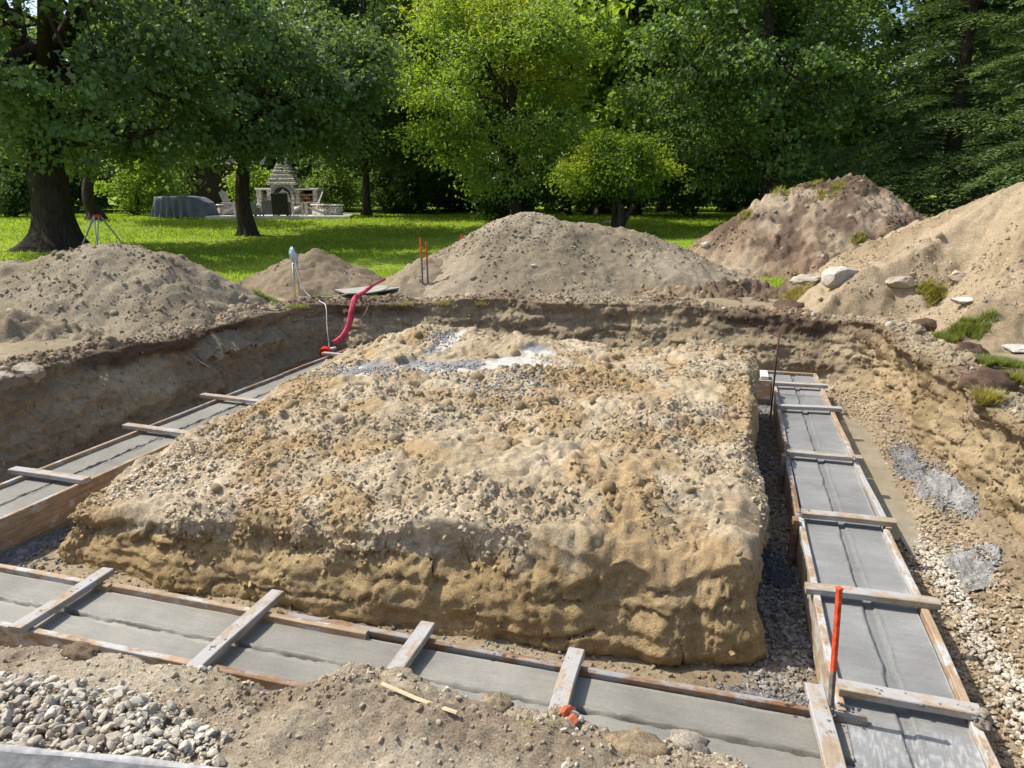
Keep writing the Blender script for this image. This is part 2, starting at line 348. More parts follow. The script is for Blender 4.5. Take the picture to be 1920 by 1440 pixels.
def crumb_mat():
    m, n, b = nmat('crumb', .95, .12); a = nd(n, 'ShaderNodeAttribute'); a.attribute_type = 'INSTANCER'; a.attribute_name = 'Col'
    oi = nd(n, 'ShaderNodeObjectInfo'); c = mix(n, a.outputs['Color'], ramp(n, oi.outputs['Random'], [(0, (.95, .94, .9)), (.5, (1.28, 1.28, 1.27)), (.9, (1.5, 1.5, 1.5)), (1, (1.8, 1.82, 1.86))]), 1., 'MULTIPLY')
    n.links.new(c, b.inputs['Base Color']); bump(n, b, [(noise(n, coords(n), 2.5, 4, .7), .6, .3)]); return m
M['crumb'] = crumb_mat()
def grit(surface, per_m2, smin, smax, power=3., seed=0, mask=None, name='crumbs', sink=.15):
    """loose crumbs of the same soil strewn over a surface (uncountable: one 'stuff' part)"""
    if mask is not None:
        at_ = surface.data.attributes.new('grit', 'FLOAT', 'POINT'); at_.data.foreach_set('value', np.ascontiguousarray(mask, np.float32).ravel())
    g = bpy.data.node_groups.new('strewn_'+name, 'GeometryNodeTree'); g.interface.new_socket('Geometry', in_out='OUTPUT', socket_type='NodeSocketGeometry')
    N = g.nodes.new; L = g.links.new; out = N('NodeGroupOutput')
    oi = N('GeometryNodeObjectInfo'); oi.inputs['Object'].default_value = surface; oi.transform_space = 'RELATIVE'
    ds = N('GeometryNodeDistributePointsOnFaces'); ds.inputs['Seed'].default_value = seed; L(oi.outputs['Geometry'], ds.inputs['Mesh'])
    if mask is not None:
        na = N('GeometryNodeInputNamedAttribute'); na.data_type = 'FLOAT'; na.inputs['Name'].default_value = 'grit'
        mu = N('ShaderNodeMath'); mu.operation = 'MULTIPLY'; mu.inputs[1].default_value = per_m2; L(na.outputs['Attribute'], mu.inputs[0]); L(mu.outputs[0], ds.inputs['Density'])
    else: ds.inputs['Density'].default_value = per_m2
    ic_ = N('GeometryNodeMeshIcoSphere'); ic_.inputs['Radius'].default_value = 1; ic_.inputs['Subdivisions'].default_value = 1
    sp_ = N('GeometryNodeSetPosition'); rv = N('FunctionNodeRandomValue'); rv.data_type = 'FLOAT_VECTOR'; rv.inputs[0].default_value = (-.28,)*3; rv.inputs[1].default_value = (.28,)*3; rv.inputs['Seed'].default_value = seed+5
    L(ic_.outputs['Mesh'], sp_.inputs['Geometry']); L(rv.outputs[0], sp_.inputs['Offset'])
    sm = N('GeometryNodeSetMaterial'); sm.inputs['Material'].default_value = M['crumb']; L(sp_.outputs[0], sm.inputs[0])
    ip = N('GeometryNodeInstanceOnPoints'); L(ds.outputs['Points'], ip.inputs['Points']); L(sm.outputs[0], ip.inputs['Instance'])
    rr_ = N('FunctionNodeRandomValue'); rr_.data_type = 'FLOAT_VECTOR'; rr_.inputs[1].default_value = (6.28,)*3; rr_.inputs['Seed'].default_value = seed+1; L(rr_.outputs[0], ip.inputs['Rotation'])
    r1 = N('FunctionNodeRandomValue'); r1.data_type = 'FLOAT'; r1.inputs['Seed'].default_value = seed+2
    pw = N('ShaderNodeMath'); pw.operation = 'POWER'; pw.inputs[1].default_value = power; L([o_ for o_ in r1.outputs if o_.enabled][0], pw.inputs[0])
    ma = N('ShaderNodeMath'); ma.operation = 'MULTIPLY_ADD'; ma.inputs[1].default_value = smax-smin; ma.inputs[2].default_value = smin; L(pw.outputs[0], ma.inputs[0])
    rs = N('FunctionNodeRandomValue'); rs.data_type = 'FLOAT_VECTOR'; rs.inputs[0].default_value = (.7, .55, .45); rs.inputs[1].default_value = (1.3, 1.1, .9); rs.inputs['Seed'].default_value = seed+3
    vm = N('ShaderNodeVectorMath'); vm.operation = 'SCALE'; L(rs.outputs[0], vm.inputs[0]); L(ma.outputs[0], vm.inputs['Scale']); L(vm.outputs[0], ip.inputs['Scale'])
    L(ip.outputs['Instances'], out.inputs[0])
    o = bpy.data.objects.new(name, bpy.data.meshes.new(name)); COL.objects.link(o); o.parent = surface; o['kind'] = 'stuff'
    md = o.modifiers.new('strewn', 'NODES'); md.node_group = g; return o
_rock_mesh = {}
def piece(name, P, size, rot, cidx, pal, kind, mat, parent):
    key = (kind, cidx, id(pal))
    if key not in _rock_mesh:
        V, F = (ROCKS if kind == 'rock' else [clod_shape(60+s, ICO2, .14) for s in range(10)])[cidx % 10]
        o = mk(name, V, F, mat, None, np.broadcast_to(pal[cidx % len(pal)], (len(V), 3)), kind != 'rock'); _rock_mesh[key] = o.data
    else:
        o = bpy.data.objects.new(name, _rock_mesh[key]); COL.objects.link(o)
    o.location = P; o.scale = (size,)*3; o.rotation_euler = rot; o.parent = parent; return o
def pieces(name, P, size, pal, kind, mat, parent, seed=0, tilt=.5):
    r = random.Random(seed)
    for p, s in zip(P, size):
        piece(name, p, float(s), (r.gauss(0, tilt), r.gauss(0, tilt), r.uniform(0, 6.3)), r.randrange(10), pal, kind, mat, parent)
PAL_WHITE = [tuple(np.array(c_)*.9) for c_ in ((.56, .515, .43), (.62, .575, .49), (.46, .40, .31), (.46, .42, .35), (.58, .52, .41), (.66, .62, .545), (.36, .31, .235), (.55, .50, .41), (.6, .545, .44), (.40, .345, .26))]
PAL_TAN = [(.40, .32, .21), (.34, .27, .18), (.47, .40, .29), (.30, .24, .16), (.43, .33, .2), (.5, .45, .37), (.36, .3, .22), (.28, .21, .13), (.44, .38, .29), (.38, .29, .18)]
PAL_CLOD = [(.42, .32, .19), (.38, .28, .16), (.47, .37, .23), (.35, .26, .15), (.44, .35, .22), (.5, .41, .28), (.40, .31, .2), (.33, .24, .14), (.45, .34, .19), (.41, .33, .22)]

# ------------------------------------------------------------------ THE SETTING: ground sheet
Z_FLOOR, Z_CONC, Z_FORM = -.87, -.605, -.57
RIM = np.array([(-6.15,.6,0),(-6.15,3,0),(-6.18,5,0),(-6.2,6.8,0),(-6.22,8.4,0),(-6.1,9.5,.0),(-5.85,10.0,.0),(-5.35,10.1,.0),(-4.9,10.35,.02),(-4,10.62,.06),(-2.2,10.75,.10),(-.5,10.66,.06),(.5,10.55,.01),(1.3,10.5,.0),
                (1.72,10.2,.02),(1.85,9.7,.02),(2.0,8.8,.0),(2.05,7.6,.0),(2.08,6.4,-.02),(2.15,5.2,-.02),(2.2,4,0),(2.2,2.4,0),(2.2,.6,0)])
def in_poly(x, y, poly):
    ins = np.zeros(x.shape, bool); j = len(poly)-1
    for i in range(len(poly)):
        xi, yi = poly[i][:2]; xj, yj = poly[j][:2]
        c = ((yi > y) != (yj > y)) & (x < (xj-xi)*(y-yi)/(yj-yi+1e-12)+xi); ins ^= c; j = i
    return ins
def axis(fine0, fine1, step, lo, hi):
    a = list(np.arange(fine0, fine1, step)); s = step
    while a[-1] < hi: s *= 1.16; a.append(a[-1]+s)
    s = step; b = [fine0]
    while b[-1] > lo: s *= 1.16; b.append(b[-1]-s)
    return np.array(b[:0:-1]+a)
gx = axis(-12, 8, .16, -420, 420); gy = axis(-1, 18, .16, -250, 520)
X, Yg = np.meshgrid(gx, gy, indexing='ij')
Zg = ground_z(X, Yg)+.03*fbm(X, Yg, f=.5, o=3)*sst(np.hypot(X, Yg-6), 6, 14)
def dirt_mask(X, Y):
    d = np.maximum(np.maximum(-9.6-X, X-9), np.maximum(-30-Y, Y-(13.4+.22*X.clip(-8, 8))))+.7*fbm(X, Y, f=.6, o=4, s=2)
    return 1-sst(d, -.15, .15)
dm = dirt_mask(X, Yg)
gr = mixc((.15, .23, .02), (.25, .34, .045), sst(fbm(X, Yg, f=.35, o=4, s=9), -.6, .7))
dc = mixc((.30, .245, .165), (.36, .30, .2), sst(fbm(X, Yg, f=.8, o=4, s=4), -.5, .5))
keep = ~(in_poly(X, Yg, np.vstack([RIM, [(2.2, -.5, 0), (-6.15, -.5, 0)]])) & (Yg > .3))
F = grid_faces(*X.shape); hole = (~keep).ravel(); F = F[~hole[F].any(1)]
# faces that touch the hole edge sink to lie under the rim lip
near_rim = np.zeros(X.shape, bool)
Zg = Zg-.05*sst(1.6-np.minimum(np.minimum(np.abs(X+6.15)+9*(Yg > 11), np.abs(X-2.1)+9*(Yg > 11)), np.abs(Yg-10.6)+9*((X < -7) | (X > 3))), 0, 1.5)
Zg = np.where((Yg < 3.2) & (Yg > -.5) & (X > -7.2) & (X < 3.2), np.minimum(Zg, -.12), Zg)
tag(mk('ground', np.stack([X, Yg, Zg], -1).reshape(-1, 3), F, M['ground'], None, mixc(gr, dc, dm).reshape(-1, 3)), kind='structure')

# ------------------------------------------------------------------ THE SETTING: pit walls (left, far, right)
def sample_path(P, step):
    Q = spline(P, 600); L = np.r_[0, np.cumsum(np.linalg.norm(np.diff(Q[:, :2], axis=0), axis=1))]
    s = np.arange(0, L[-1], step); return np.stack([np.interp(s, L, Q[:, k]) for k in range(3)], 1), s
RP, RS = sample_path(RIM, .025)
T = np.gradient(RP[:, :2], axis=0); k = np.ones(41)/41
T = np.stack([np.convolve(np.pad(T[:, i], 20, 'edge'), k, 'valid') for i in (0, 1)], 1); T /= np.linalg.norm(T, axis=1)[:, None]
NRM = np.stack([-T[:, 1], T[:, 0]], 1)          # outward, away from the pit
nW, nL = 48, 18
tt = np.r_[np.linspace(0, 1, nW), 1+np.linspace(0, 1, nL+1)[1:]]
SS, TT = np.meshgrid(RS, tt, indexing='ij'); wall = TT <= 1
rightness = sst(RP[:, 0], .6, 1.8)[:, None]*sst(10.3-RP[:, 1], 0, .6)[:, None]
inset = .40+.10*fbm(RS, RS*0, f=.7, o=3, s=3)[:, None]; inset = inset-(.19)*rightness
rimz = RP[:, 2][:, None]+.035*fbm(RS, RS*0+5, f=1.1, o=4, s=6)[:, None]
tw = np.clip(TT, 0, 1); tl = np.clip(TT-1, 0, 1)
off = -inset*(1-tw)**1.25+tl*.62+.05*sst(tw, .8, .97)*(-1)*(1-rightness)*(tl == 0)
zz = (Z_FLOOR-.03)+(rimz-(Z_FLOOR-.03))*tw**1.0+.035*np.sin(np.pi*np.clip(tl*1.3, 0, 1))-.11*sst(tl, .55, 1)
bx = RP[:, 0][:, None]+NRM[:, 0][:, None]*off; by = RP[:, 1][:, None]+NRM[:, 1][:, None]*off
d1 = .09*fbm(bx, by, zz*1.6, f=1.5, o=3, s=11)+.022*lump(bx, by, zz*1.5, f=4.2, o=3, s=12)+.020*fbm(bx, by, zz, f=12, o=4, s=13, g=.6)-.035*(1-sst(np.abs(vn(SS*1.7, zz*4.5, s=26)), 0, .07))
d1 = d1+.03*vn(SS*2.2, zz*13, s=21)*(1-rightness*.5)                            # strata
d1 = d1+rightness*(.02*fbm(bx, by, zz, f=2.6, o=3, s=31, g=.55)+.018*lump(bx, by, zz, f=4.5, o=3, s=32)-.045*(1-sst(np.abs(vn(bx*1.3+by*1.3, zz*1.9, s=33)), 0, .06))+.022*vn(SS*9, zz*1.2, s=34)-.04+.07*sst(tw, .86, .97)*(tl == 0))
d1 = d1*(.35+.65*sst(tw, 0, .15))
flat = sst(tl, 0, .3)
bx = bx-NRM[:, 0][:, None]*d1*(1-flat*.8); by = by-NRM[:, 1][:, None]*d1*(1-flat*.8)
zz = zz+(.035*lump(bx, by, f=5, o=4, s=15)+.05*fbm(bx, by, f=2, o=3, s=16)+.02*fbm(bx, by, f=14, o=3, s=24, g=.6))*flat*(1-sst(tl, .6, 1))
clay = mixc((.30, .235, .15), (.40, .325, .215), sst(vn(SS*1.3, zz*9, s=17)+.5*fbm(bx, by, zz, f=3, o=3, s=18), -.6, .7))
clayR = mixc((.27, .20, .11), (.37, .285, .17), sst(fbm(bx, by, zz, f=2.2, o=4, s=19), -.5, .5))
cc = clay*(1-rightness[..., None])+clayR*rightness[..., None]
top = sst(tw+.10*fbm(bx, by, f=3, o=3, s=20), .72, .86)*(1-.55*rightness)*(.35+.65*sst(fbm(bx, by, f=.8, o=2, s=23), -.35, .2))
cc = mixc(cc, (.125, .085, .058), top)
lipc = mixc((.36, .295, .2), (.25, .185, .125), sst(fbm(bx, by, f=1.3, o=4, s=22), -.3, .5))
cc = mixc(cc, lipc, sst(tl, .0, .12))
mk_w = mk('excavation_wall', np.stack([bx, by, zz], -1).reshape(-1, 3), grid_faces(*SS.shape), M['clay'], None, cc.reshape(-1, 3)); tag(mk_w, kind='structure')
lipI = np.where((tl > .05) & (tl < .8)); lipP = np.stack([bx[lipI], by[lipI], zz[lipI]], 1)

# ------------------------------------------------------------------ THE SETTING: pit floor
fx = np.arange(-6.2, 2.35, .05); fy = np.arange(2.0, 10.9, .05); FXx, FYy = np.meshgrid(fx, fy, indexing='ij')
def floor_h(x, y):
    z = Z_FLOOR+.012*fbm(x, y, f=3, o=4, s=41)+.012*lump(x, y, f=9, o=3, s=42)
    pud = sst(1.35-((x-(1.36+.03*(y-6)))/.17)**2, 0, 1)*sst(y, 4.9, 5.9)*(1-sst(y, 8.3, 9.2))
    z = z-.035*pud+.16*sst(x, 1.45, 1.95)*(1-.6*pud)+.05*sst(x, 1.5, 1.7)*fbm(x, y, f=4, o=3, s=43)
    return z
FZ = floor_h(FXx, FYy)
fc = mixc((.27, .21, .135), (.36, .29, .19), sst(fbm(FXx, FYy, f=1.5, o=4, s=44), -.5, .5))
fc = mixc(fc, (.21, .205, .195), sst(fbm(FXx, FYy, f=1.2, o=3, s=45), .1, .5)*sst(1.0-np.abs(FXx-.5), .3, .8))
FLOOR_O = tag(mk('pit_floor', np.stack([FXx, FYy, FZ], -1).reshape(-1, 3), grid_faces(*FXx.shape), M['clay'], None, fc.reshape(-1, 3)), kind='structure')

# ------------------------------------------------------------------ THE SETTING: near bank in front of the camera
_rb = np.array([PZ(u, v, z)[:2] for u, v, z in ((0, 1212, .0), (130, 1208, .02), (240, 1238, .0), (380, 1252, .0), (500, 1284, .0), (600, 1284, .02), (650, 1248, .06), (700, 1242, .07), (760, 1250, .07), (850, 1276, .07), (930, 1292, .07), (1000, 1312, .07), (1080, 1330, .07), (1140, 1352, .07), (1200, 1386, .06), (1260, 1376, .06), (1310, 1374, .06), (1380, 1396, .05), (1440, 1440, .05))])
RIMB_A = [-7, -3.6]+list(_rb[:, 0])+[.6, 3]; RIMB_B = [1.7, 1.72]+list(_rb[:, 1]-.005)+[1.9, 1.85]
def near_h(x, y):
    rb = np.interp(x, RIMB_A, RIMB_B)+.025*fbm(x, y*0, f=4.6, o=3, s=51)
    berm = .085*np.exp(-((y-rb+.15)/.15)**2)*sst(x, -1.42, -1.12)
    z = .012*fbm(x, y, f=1.6, o=3, s=52)+berm
    z = z-.05*np.exp(-((y-1.60-.0*x+.10*(x+.3))/.09)**2)*sst(x, -1.1, -.6)*(1-sst(x, .2, .6))         # wheel rut
    rough = .45+.9*sst(y-rb, -.35, -.1)*sst(x, -1.9, -1.2)+.25*sst(fbm(x, y, f=2.1, o=2, s=53), 0, .5)
    z = z+rough*(.012*lump(x, y, f=8, o=3, s=54)+.007*fbm(x, y, f=30, o=4, s=55, g=.6)+.010*fbm(x, y, f=11, o=2, s=50))
    d = np.maximum(y-rb, 0); z = z-1.35*d-.25*sst(d, 0, .08)*.3+.05*lump(x, y, f=5, o=3, s=56)*sst(d, 0, .15)
    z = z-.05*(1-sst(y, .1, .4))
    return np.maximum(z, Z_FLOOR-.05)
nx = np.r_[np.arange(-6.4, -3.2, .05), np.arange(-3.2, 1.4, .015), np.arange(1.4, 2.5, .05)]; ny = np.r_[np.arange(-.6, 1.1, .05), np.arange(1.1, 2.52, .0125)]
NX, NY = np.meshgrid(nx, ny, indexing='ij'); NZ = near_h(NX, NY)
nc = mixc((.44, .365, .26), (.55, .47, .35), sst(fbm(NX, NY, f=1.7, o=4, s=57), -.5, .5))
nc = mixc(nc, (.24, .17, .11), sst(fbm(NX, NY, f=2.4, o=4, s=58)+.9*np.exp(-((NY-1.80+.06*(NX+1))/.11)**2)*sst(NX, -2, -1.2)-.25, .1, .5)*.5)
nc = mixc(nc, (.13, .10, .075), sst(np.exp(-((NY-1.56+.10*(NX+.3))/.05)**2)*sst(NX, -1.1, -.7)*(1-sst(NX, .1, .4))+.3*fbm(NX, NY, f=9, o=3, s=59), .55, .8)*.7)
BANK_O = tag(mk('dirt_bank', np.stack([NX, NY, NZ], -1).reshape(-1, 3), grid_faces(*NX.shape), M['soil'], None, nc.reshape(-1, 3)), kind='structure')

dn_ = NY-np.interp(NX, RIMB_A, RIMB_B)
grit(BANK_O, 9000, .0018, .014, 5., 95, ((NY > 1.0)*(NX > -3.4)*(NX < 1.5)*(.22+.78*sst(fbm(NX, NY, f=2.2, o=3, s=36)+.5*sst(dn_, -.4, -.05), -.1, .7))).ravel())
# ------------------------------------------------------------------ block of earth left standing in the pit
IA0, IA1, IB0, IB1 = -4.36, .345, 3.60, 8.75
def gb(x, y, u, v, z, sx, sy, h):
    p = PZ(u, v, z); return h*np.exp(-((x-p[0])/sx)**2-((y-p[1])/sy)**2)
SPILL_C = [(700, 705, .42, .34), (800, 695, .42, .3), (900, 695, .45, .34), (975, 690, .34, .4), (840, 660, .16, .55), (1010, 675, .2, .22)]
def spill_mask(x, y):
    m = 0
    for u, v, sx, sy in SPILL_C:
        p = PZ(u, v, -.1); m = np.maximum(m, np.exp(-((x-p[0])/sx)**2-((y-p[1])/sy)**2))
    return sst(m+.25*fbm(x, y, f=3.2, o=4, s=61), .42, .62)
def isl_top(x, y):
    tb = np.clip((y-IB0)/(IB1-IB0), 0, 1); ta = np.clip((x-IA0)/(IA1-IA0), 0, 1)
    zf = np.interp(ta, [0, .15, .4, .7, 1], [-.42, -.33, -.25, -.23, -.25]); zb = np.interp(ta, [0, .15, .4, .7, 1], [-.2, -.08, -.10, -.13, -.12])
    z = zf+(zb-zf)*tb+np.interp(tb, [0, .1, .25, .5, .8, 1], [0, .07, .14, .15, .09, 0])*np.interp(ta, [0, .08, .2, .85, 1], [0, .35, 1, 1, .55])
    z = z-(.05+.07*vn(x*1.3, y*1.3, s=57))*(1-sst(y, IB0+.05, IB0+.7))
    z = z+gb(x, y, 860, 640, -.05, .8, .5, .12)+gb(x, y, 980, 655, -.05, .5, .3, .08)+gb(x, y, 640, 790, -.2, .5, .5, .06)+gb(x, y, 1250, 800, -.15, .45, .5, .07)+gb(x, y, 1290, 850, -.2, .25, .2, -.07)
    z = z+gb(x, y, 600, 680, -.1, .5, .4, .05)+gb(x, y, 780, 940, -.25, .22, .14, -.10)
    sp = spill_mask(x, y); r = 1-.8*sp
    z = z+r*(.060*fbm(x, y, f=1.2, o=3, s=62)+.030*lump(x, y, f=3.4, o=2, s=63)+(.012+.030*sst(fbm(x, y, f=1.0, o=2, s=60), -.2, .5))*lump(x, y, f=8.5, o=3, s=64)+.014*fbm(x, y, f=19, o=4, s=65, g=.62))-.02*sp
    return z
rr = .16; hh = .66
ex = np.arange(IA0-hh-.05, IA1+hh+.051, .019); ey = np.arange(IB0-hh-.05, IB1+hh+.051, .021)
IX, IY = np.meshgrid(ex, ey, indexing='ij')
qx = np.clip(IX, IA0+rr, IA1-rr); qy = np.clip(IY, IB0+rr, IB1-rr); vx, vy = IX-qx, IY-qy
d = np.maximum(np.abs(vx), np.abs(vy)); n2 = np.hypot(vx, vy)+1e-9; ux, uy = vx/n2, vy/n2
edge = .10*fbm(qx+ux*.4, qy+uy*.4, f=1.1, o=3, s=66)
rad = np.minimum(d, rr*.92)+.13*sst(d, rr, rr+hh)*np.where(uy < -.5, 1., 0.)
px, py = qx+ux*(rad+edge*sst(d, .05, rr)), qy+uy*(rad+edge*sst(d, .05, rr))
ztop = isl_top(px, py); d = np.clip(d+sst(-uy, .2, .8)*sst(d, .06, .2)*(.07*fbm(px, py, f=2.2, o=3, s=56)+.05*facet(px*4.5, py*4.5, s=6)), 0, rr+hh+.05); dd = np.clip((d-rr*.72)/(rr+hh+.05-rr*.72), 0, 1)
front = sst(-uy, .3, .8)*sst(d, rr*.5, rr)
prof = np.where(front > .5, dd**1.08, dd**.85)
zi = ztop-.05*sst(d, .05, rr*.72)*(1-dd)-(ztop-Z_FLOOR+.03)*prof
side = sst(dd, .04, .3)
dn = .04*fbm(px, py, zi*1.4, f=1.7, o=3, s=67)+(.034*lump(px, py, zi*1.3, f=3.6, o=3, s=68)+.022*fbm(px, py, zi, f=11, o=4, s=78, g=.65))*(1-.78*sst(dd+.22*fbm(px, py, f=1.5, o=2, s=79), .22, .5))+.006*lump(px, py, zi*1.6, f=9, o=2, s=55)+.012*vn(px*2.5+py*2.5, zi*19, s=69)+.008*vn(px*4+py*4, zi*43, s=59)+.008*fbm(px, py, zi, f=18, o=4, s=70, g=.6)-.028*(1-sst(np.abs(vn(px*1.6, zi*5.5, s=58)), 0, .05))*sst(dd, .2, .4)
pu = PD(1290, 1180, 3.75); dn = dn-.05*sst(.35-zi-.9, 0, .1)*0
cutv = np.abs(vn(px*1.9+3, zi*1.1, s=71)); dn = dn-.012*(1-sst(cutv, .0, .04))*sst(dd, .15, .4)                       # vertical bucket scars
dn = dn*np.where(ux > .6, .6, 1.)+.0*sst(dd, .35, .75)-.05*sst(dd, .8, 1)*sst(px, -1.4, -.4)
px, py = px+ux*dn*side, py+uy*dn*side
cw = sst(px, -.35, .3)*sst(4.5-py, 0, .9); px = px-.07*cw-.07*sst(px, -.2, .3)*sst(6.5-py, 0, 2.2); py = py+.10*cw+.10*sst(px, -1.6, -.2)*sst(4.6-py, 0, .9)
ic = mixc((.43, .345, .225), (.51, .425, .30), sst(fbm(px, py, f=2.3, o=4, s=72), -.5, .5))
ic = mixc(ic, (.39, .275, .14), sst(fbm(px, py, f=3.1, o=3, s=73), .05, .5)*.75)
sp = spill_mask(px, py)*(dd < .02)
wn = sst(fbm(px, py, f=2.6, o=5, s=74), -.05, .2); spc = mixc((.29, .285, .28), (.58, .55, .49), wn); ic = mixc(ic, spc, sp)
clf = mixc((.37, .268, .135), (.45, .338, .18), sst(vn(px*1.2+py, zi*11, s=75)+.6*fbm(px, py, zi, f=2.5, o=3, s=76), -.6, .6))
ic = mixc(ic, clf, sst(dd+.08*fbm(px, py, zi, f=5, o=3, s=77), .16, .34))
ISL = mk('earth_block', np.stack([px, py, zi], -1).reshape(-1, 3), grid_faces(*IX.shape), M['clay'], None, ic.reshape(-1, 3))
tag(ISL, 'large flat-topped block of tan earth left standing in the middle of the pit', 'earth mound')
# clods and crumbs on it
def isl_pts(n, seed, m=.12):
    r = np.random.default_rng(seed); x = r.uniform(IA0+m, IA1-m, n); y = r.uniform(IB0+m, IB1-m, n); return r, x, y
gm = sst(1.8*fbm(px, py, f=1.5, o=3, s=82)+.35, .0, 1.)*(.25+.75*(dd < .35))*(1-.8*sp)*(1-.6*sst(dd, .3, .6))
grit(ISL, 2500, .0035, .028, 5., 83, gm)
r_, x, y = isl_pts(1400, 84); w = (fbm(x, y, f=1.3, o=3, s=85)+.2 > r_.uniform(-.2, .9, len(x))) & (spill_mask(x, y) < .5); x, y = x[w][:290], y[w][:290]
sz = .018+.055*r_.random(len(x))**2.6
pieces('clod', np.stack([x, y, isl_top(x, y)-sz*.1], 1), sz, PAL_CLOD, 'clod', M['clod'], ISL, 86)
# pale stones on its near left shoulder, dark concrete drips round the spill
r_ = np.random.default_rng(87); c0 = PZ(240, 905, -.36); n = 2600
x = c0[0]+r_.normal(0, .34, n); y = c0[1]+r_.normal(0, .26, n)+.3*(x-c0[0])*0; w = (x > IA0+.02) & (y > IB0+.1) & (x < -2.9); x, y = x[w], y[w]
sz = .008+.014*r_.random(len(x))
zs = isl_top(x, y); ed = np.minimum(x-IA0, y-IB0); zs = zs-.05*sst(.3-ed, .02, .28)-(.62*np.clip(.12-ed, 0, 1))
scatter('pale_stones', np.stack([x, y, zs+sz*.2], 1), sz, ROCKS_LO, np.array(PAL_WHITE)[r_.integers(0, 10, len(x))]*[1.12, 1.08, 1.0], M['stone'], ISL, False, 1, 88)
n = 5000; x = np.concatenate([PZ(u, v, -.1)[0]+r_.normal(0, s*.8, n//5) for u, v, s in ((640, 700, .35), (760, 715, .4), (880, 705, .4), (950, 735, .4), (840, 650, .15))])
y = np.concatenate([PZ(u, v, -.1)[1]+r_.normal(0, s, n//5) for u, v, s in ((640, 700, .12), (760, 715, .14), (880, 705, .2), (950, 735, .25), (840, 650, .4))])
w = (fbm(x, y, f=4, o=2, s=89) > -.1) & (x > IA0+.15) & (x < IA1-.2); x, y = x[w], y[w]; sz = .007+.016*r_.random(len(x))**2
scatter('concrete_crumbs', np.stack([x, y, isl_top(x, y)+sz*.2], 1), sz, CRUMBS, np.array([(.34, .33, .31), (.44, .42, .39), (.27, .262, .25)])[r_.integers(0, 3, len(x))], M['clod'], ISL, True, 1, 90)

# ------------------------------------------------------------------ heaps of dug earth
def heap(name, crest, label, cA, cB, slope=.66, rnd=.3, step=.045, seed=0, rough=1., clods=3000, dark=None, floor=-.05, big=0, gz=None):
    C = np.array([PD(u, v, D) for u, v, D in crest]); C = spline(C, 60)
    top = C[:, 2].max(); run = top/slope+.5
    ax = np.arange(C[:, 0].min()-run, C[:, 0].max()+run, step); ay = np.arange(C[:, 1].min()-run, C[:, 1].max()+run, step)
    Xh, Yh = np.meshgrid(ax, ay, indexing='ij')
    def h(x, y):
        wx = x+.15*fbm(x, y, f=.7, o=2, s=seed+1); wy = y+.15*fbm(x, y, f=.7, o=2, s=seed+2); z = np.full(x.shape, -9.)
        for p in C:
            q = p[2]-slope*(np.sqrt((wx-p[0])**2+(wy-p[1])**2+rnd**2)-rnd); z = np.maximum(z, q)
        z = np.minimum(z, np.where(x > -2, 1.15, .85)*(np.maximum(np.where(x > -2, x-2.42, -6.42-x), y-10.95)+.15*fbm(x, y, f=1.4, o=3, s=seed+9)))
        n = .08*fbm(x, y, f=1.1, o=3, s=seed+3)+.032*lump(x, y, z, f=2.6, o=2, s=seed+4)*rough+.022*lump(x, y, z, f=7, o=2, s=seed+5)*rough+.022*fbm(x, y, z, f=9, o=3, s=seed+8, g=.65)*rough
        z = z+n*rough**.5-.03
        return z
    Zh = h(Xh, Yh); F = grid_faces(*Xh.shape); ok = (Zh-ground_z(Xh, Yh) > floor-.25).ravel(); F = F[ok[F].any(1)]
    used = np.unique(F); re = np.full(Xh.size, -1); re[used] = np.arange(len(used))
    m = sst(fbm(Xh, Yh, f=1.3, o=4, s=seed+6), -.45, .45); c = mixc(cA, cB, m)
    if dark is not None: c = mixc(c, dark, sst(fbm(Xh, Yh, Zh, f=1.7, o=4, s=seed+7), -.25, .3)*.85)
    o = mk(name, np.stack([Xh, Yh, Zh], -1).reshape(-1, 3)[used], re[F], M['soil'], None, c.reshape(-1, 3)[used]); tag(o, label, 'dirt pile', 'heaps of dug earth around the pit')
    r = np.random.default_rng(seed+50); gmk = sst(1.4*fbm(Xh, Yh, f=1.1, o=3, s=seed+11)+.35, -.1, .9).reshape(-1)[used]
    grit(o, clods/9., .005, .036*max(1., rough*.8), 7., seed, gmk, 'clods')
    if big:
        i = r.choice(used, big*2); P = np.stack([Xh, Yh, Zh], -1).reshape(-1, 3)[i]; kp = P[:, 2] > ground_z(P[:, 0], P[:, 1])
        pieces('clod', P[kp], .02+.05*r.random(kp.sum())**3, [tuple(np.array(cB)*f_) for f_ in (.85, .95, 1.05, 1.15, 1.3, .9, 1., 1.1, 1.2, .8)], 'clod', M['clod'], o, seed+52)
    HFUN.append(h); return o, h
HFUN = []
GREY_A, GREY_B = (.29, .24, .165), (.36, .305, .215)
heap('dirt_pile', [(-260, 510, 9.6), (-60, 494, 10.2), (60, 484, 10.4), (130, 474, 10.4), (205, 460, 10.4), (240, 464, 10.4), (290, 472, 10.4), (340, 496, 10.4), (400, 528, 10.5), (450, 560, 10.6)], 'long low grey-tan dirt pile at the left rim with the tripod behind it', GREY_A, GREY_B, .60, .2, seed=100, clods=5000, big=40)
heap('dirt_pile', [(-200, 590, 8.0), (-40, 588, 8.4), (70, 603, 8.6), (150, 622, 8.7), (230, 636, 9.0)], 'low rubbly spoil berm along the left rim in front of the long pile', (.31, .25, .17), (.38, .31, .215), .5, .1, step=.035, seed=160, clods=3500, big=60, rough=1.5)
heap('dirt_pile', [(555, 476, 13.5), (575, 468, 13.5), (600, 470, 13.5), (625, 486, 13.4)], 'small cone of brown dirt on the lawn behind the silver-bagged post', (.24, .185, .12), (.29, .23, .155), .55, .15, seed=110, clods=2500)
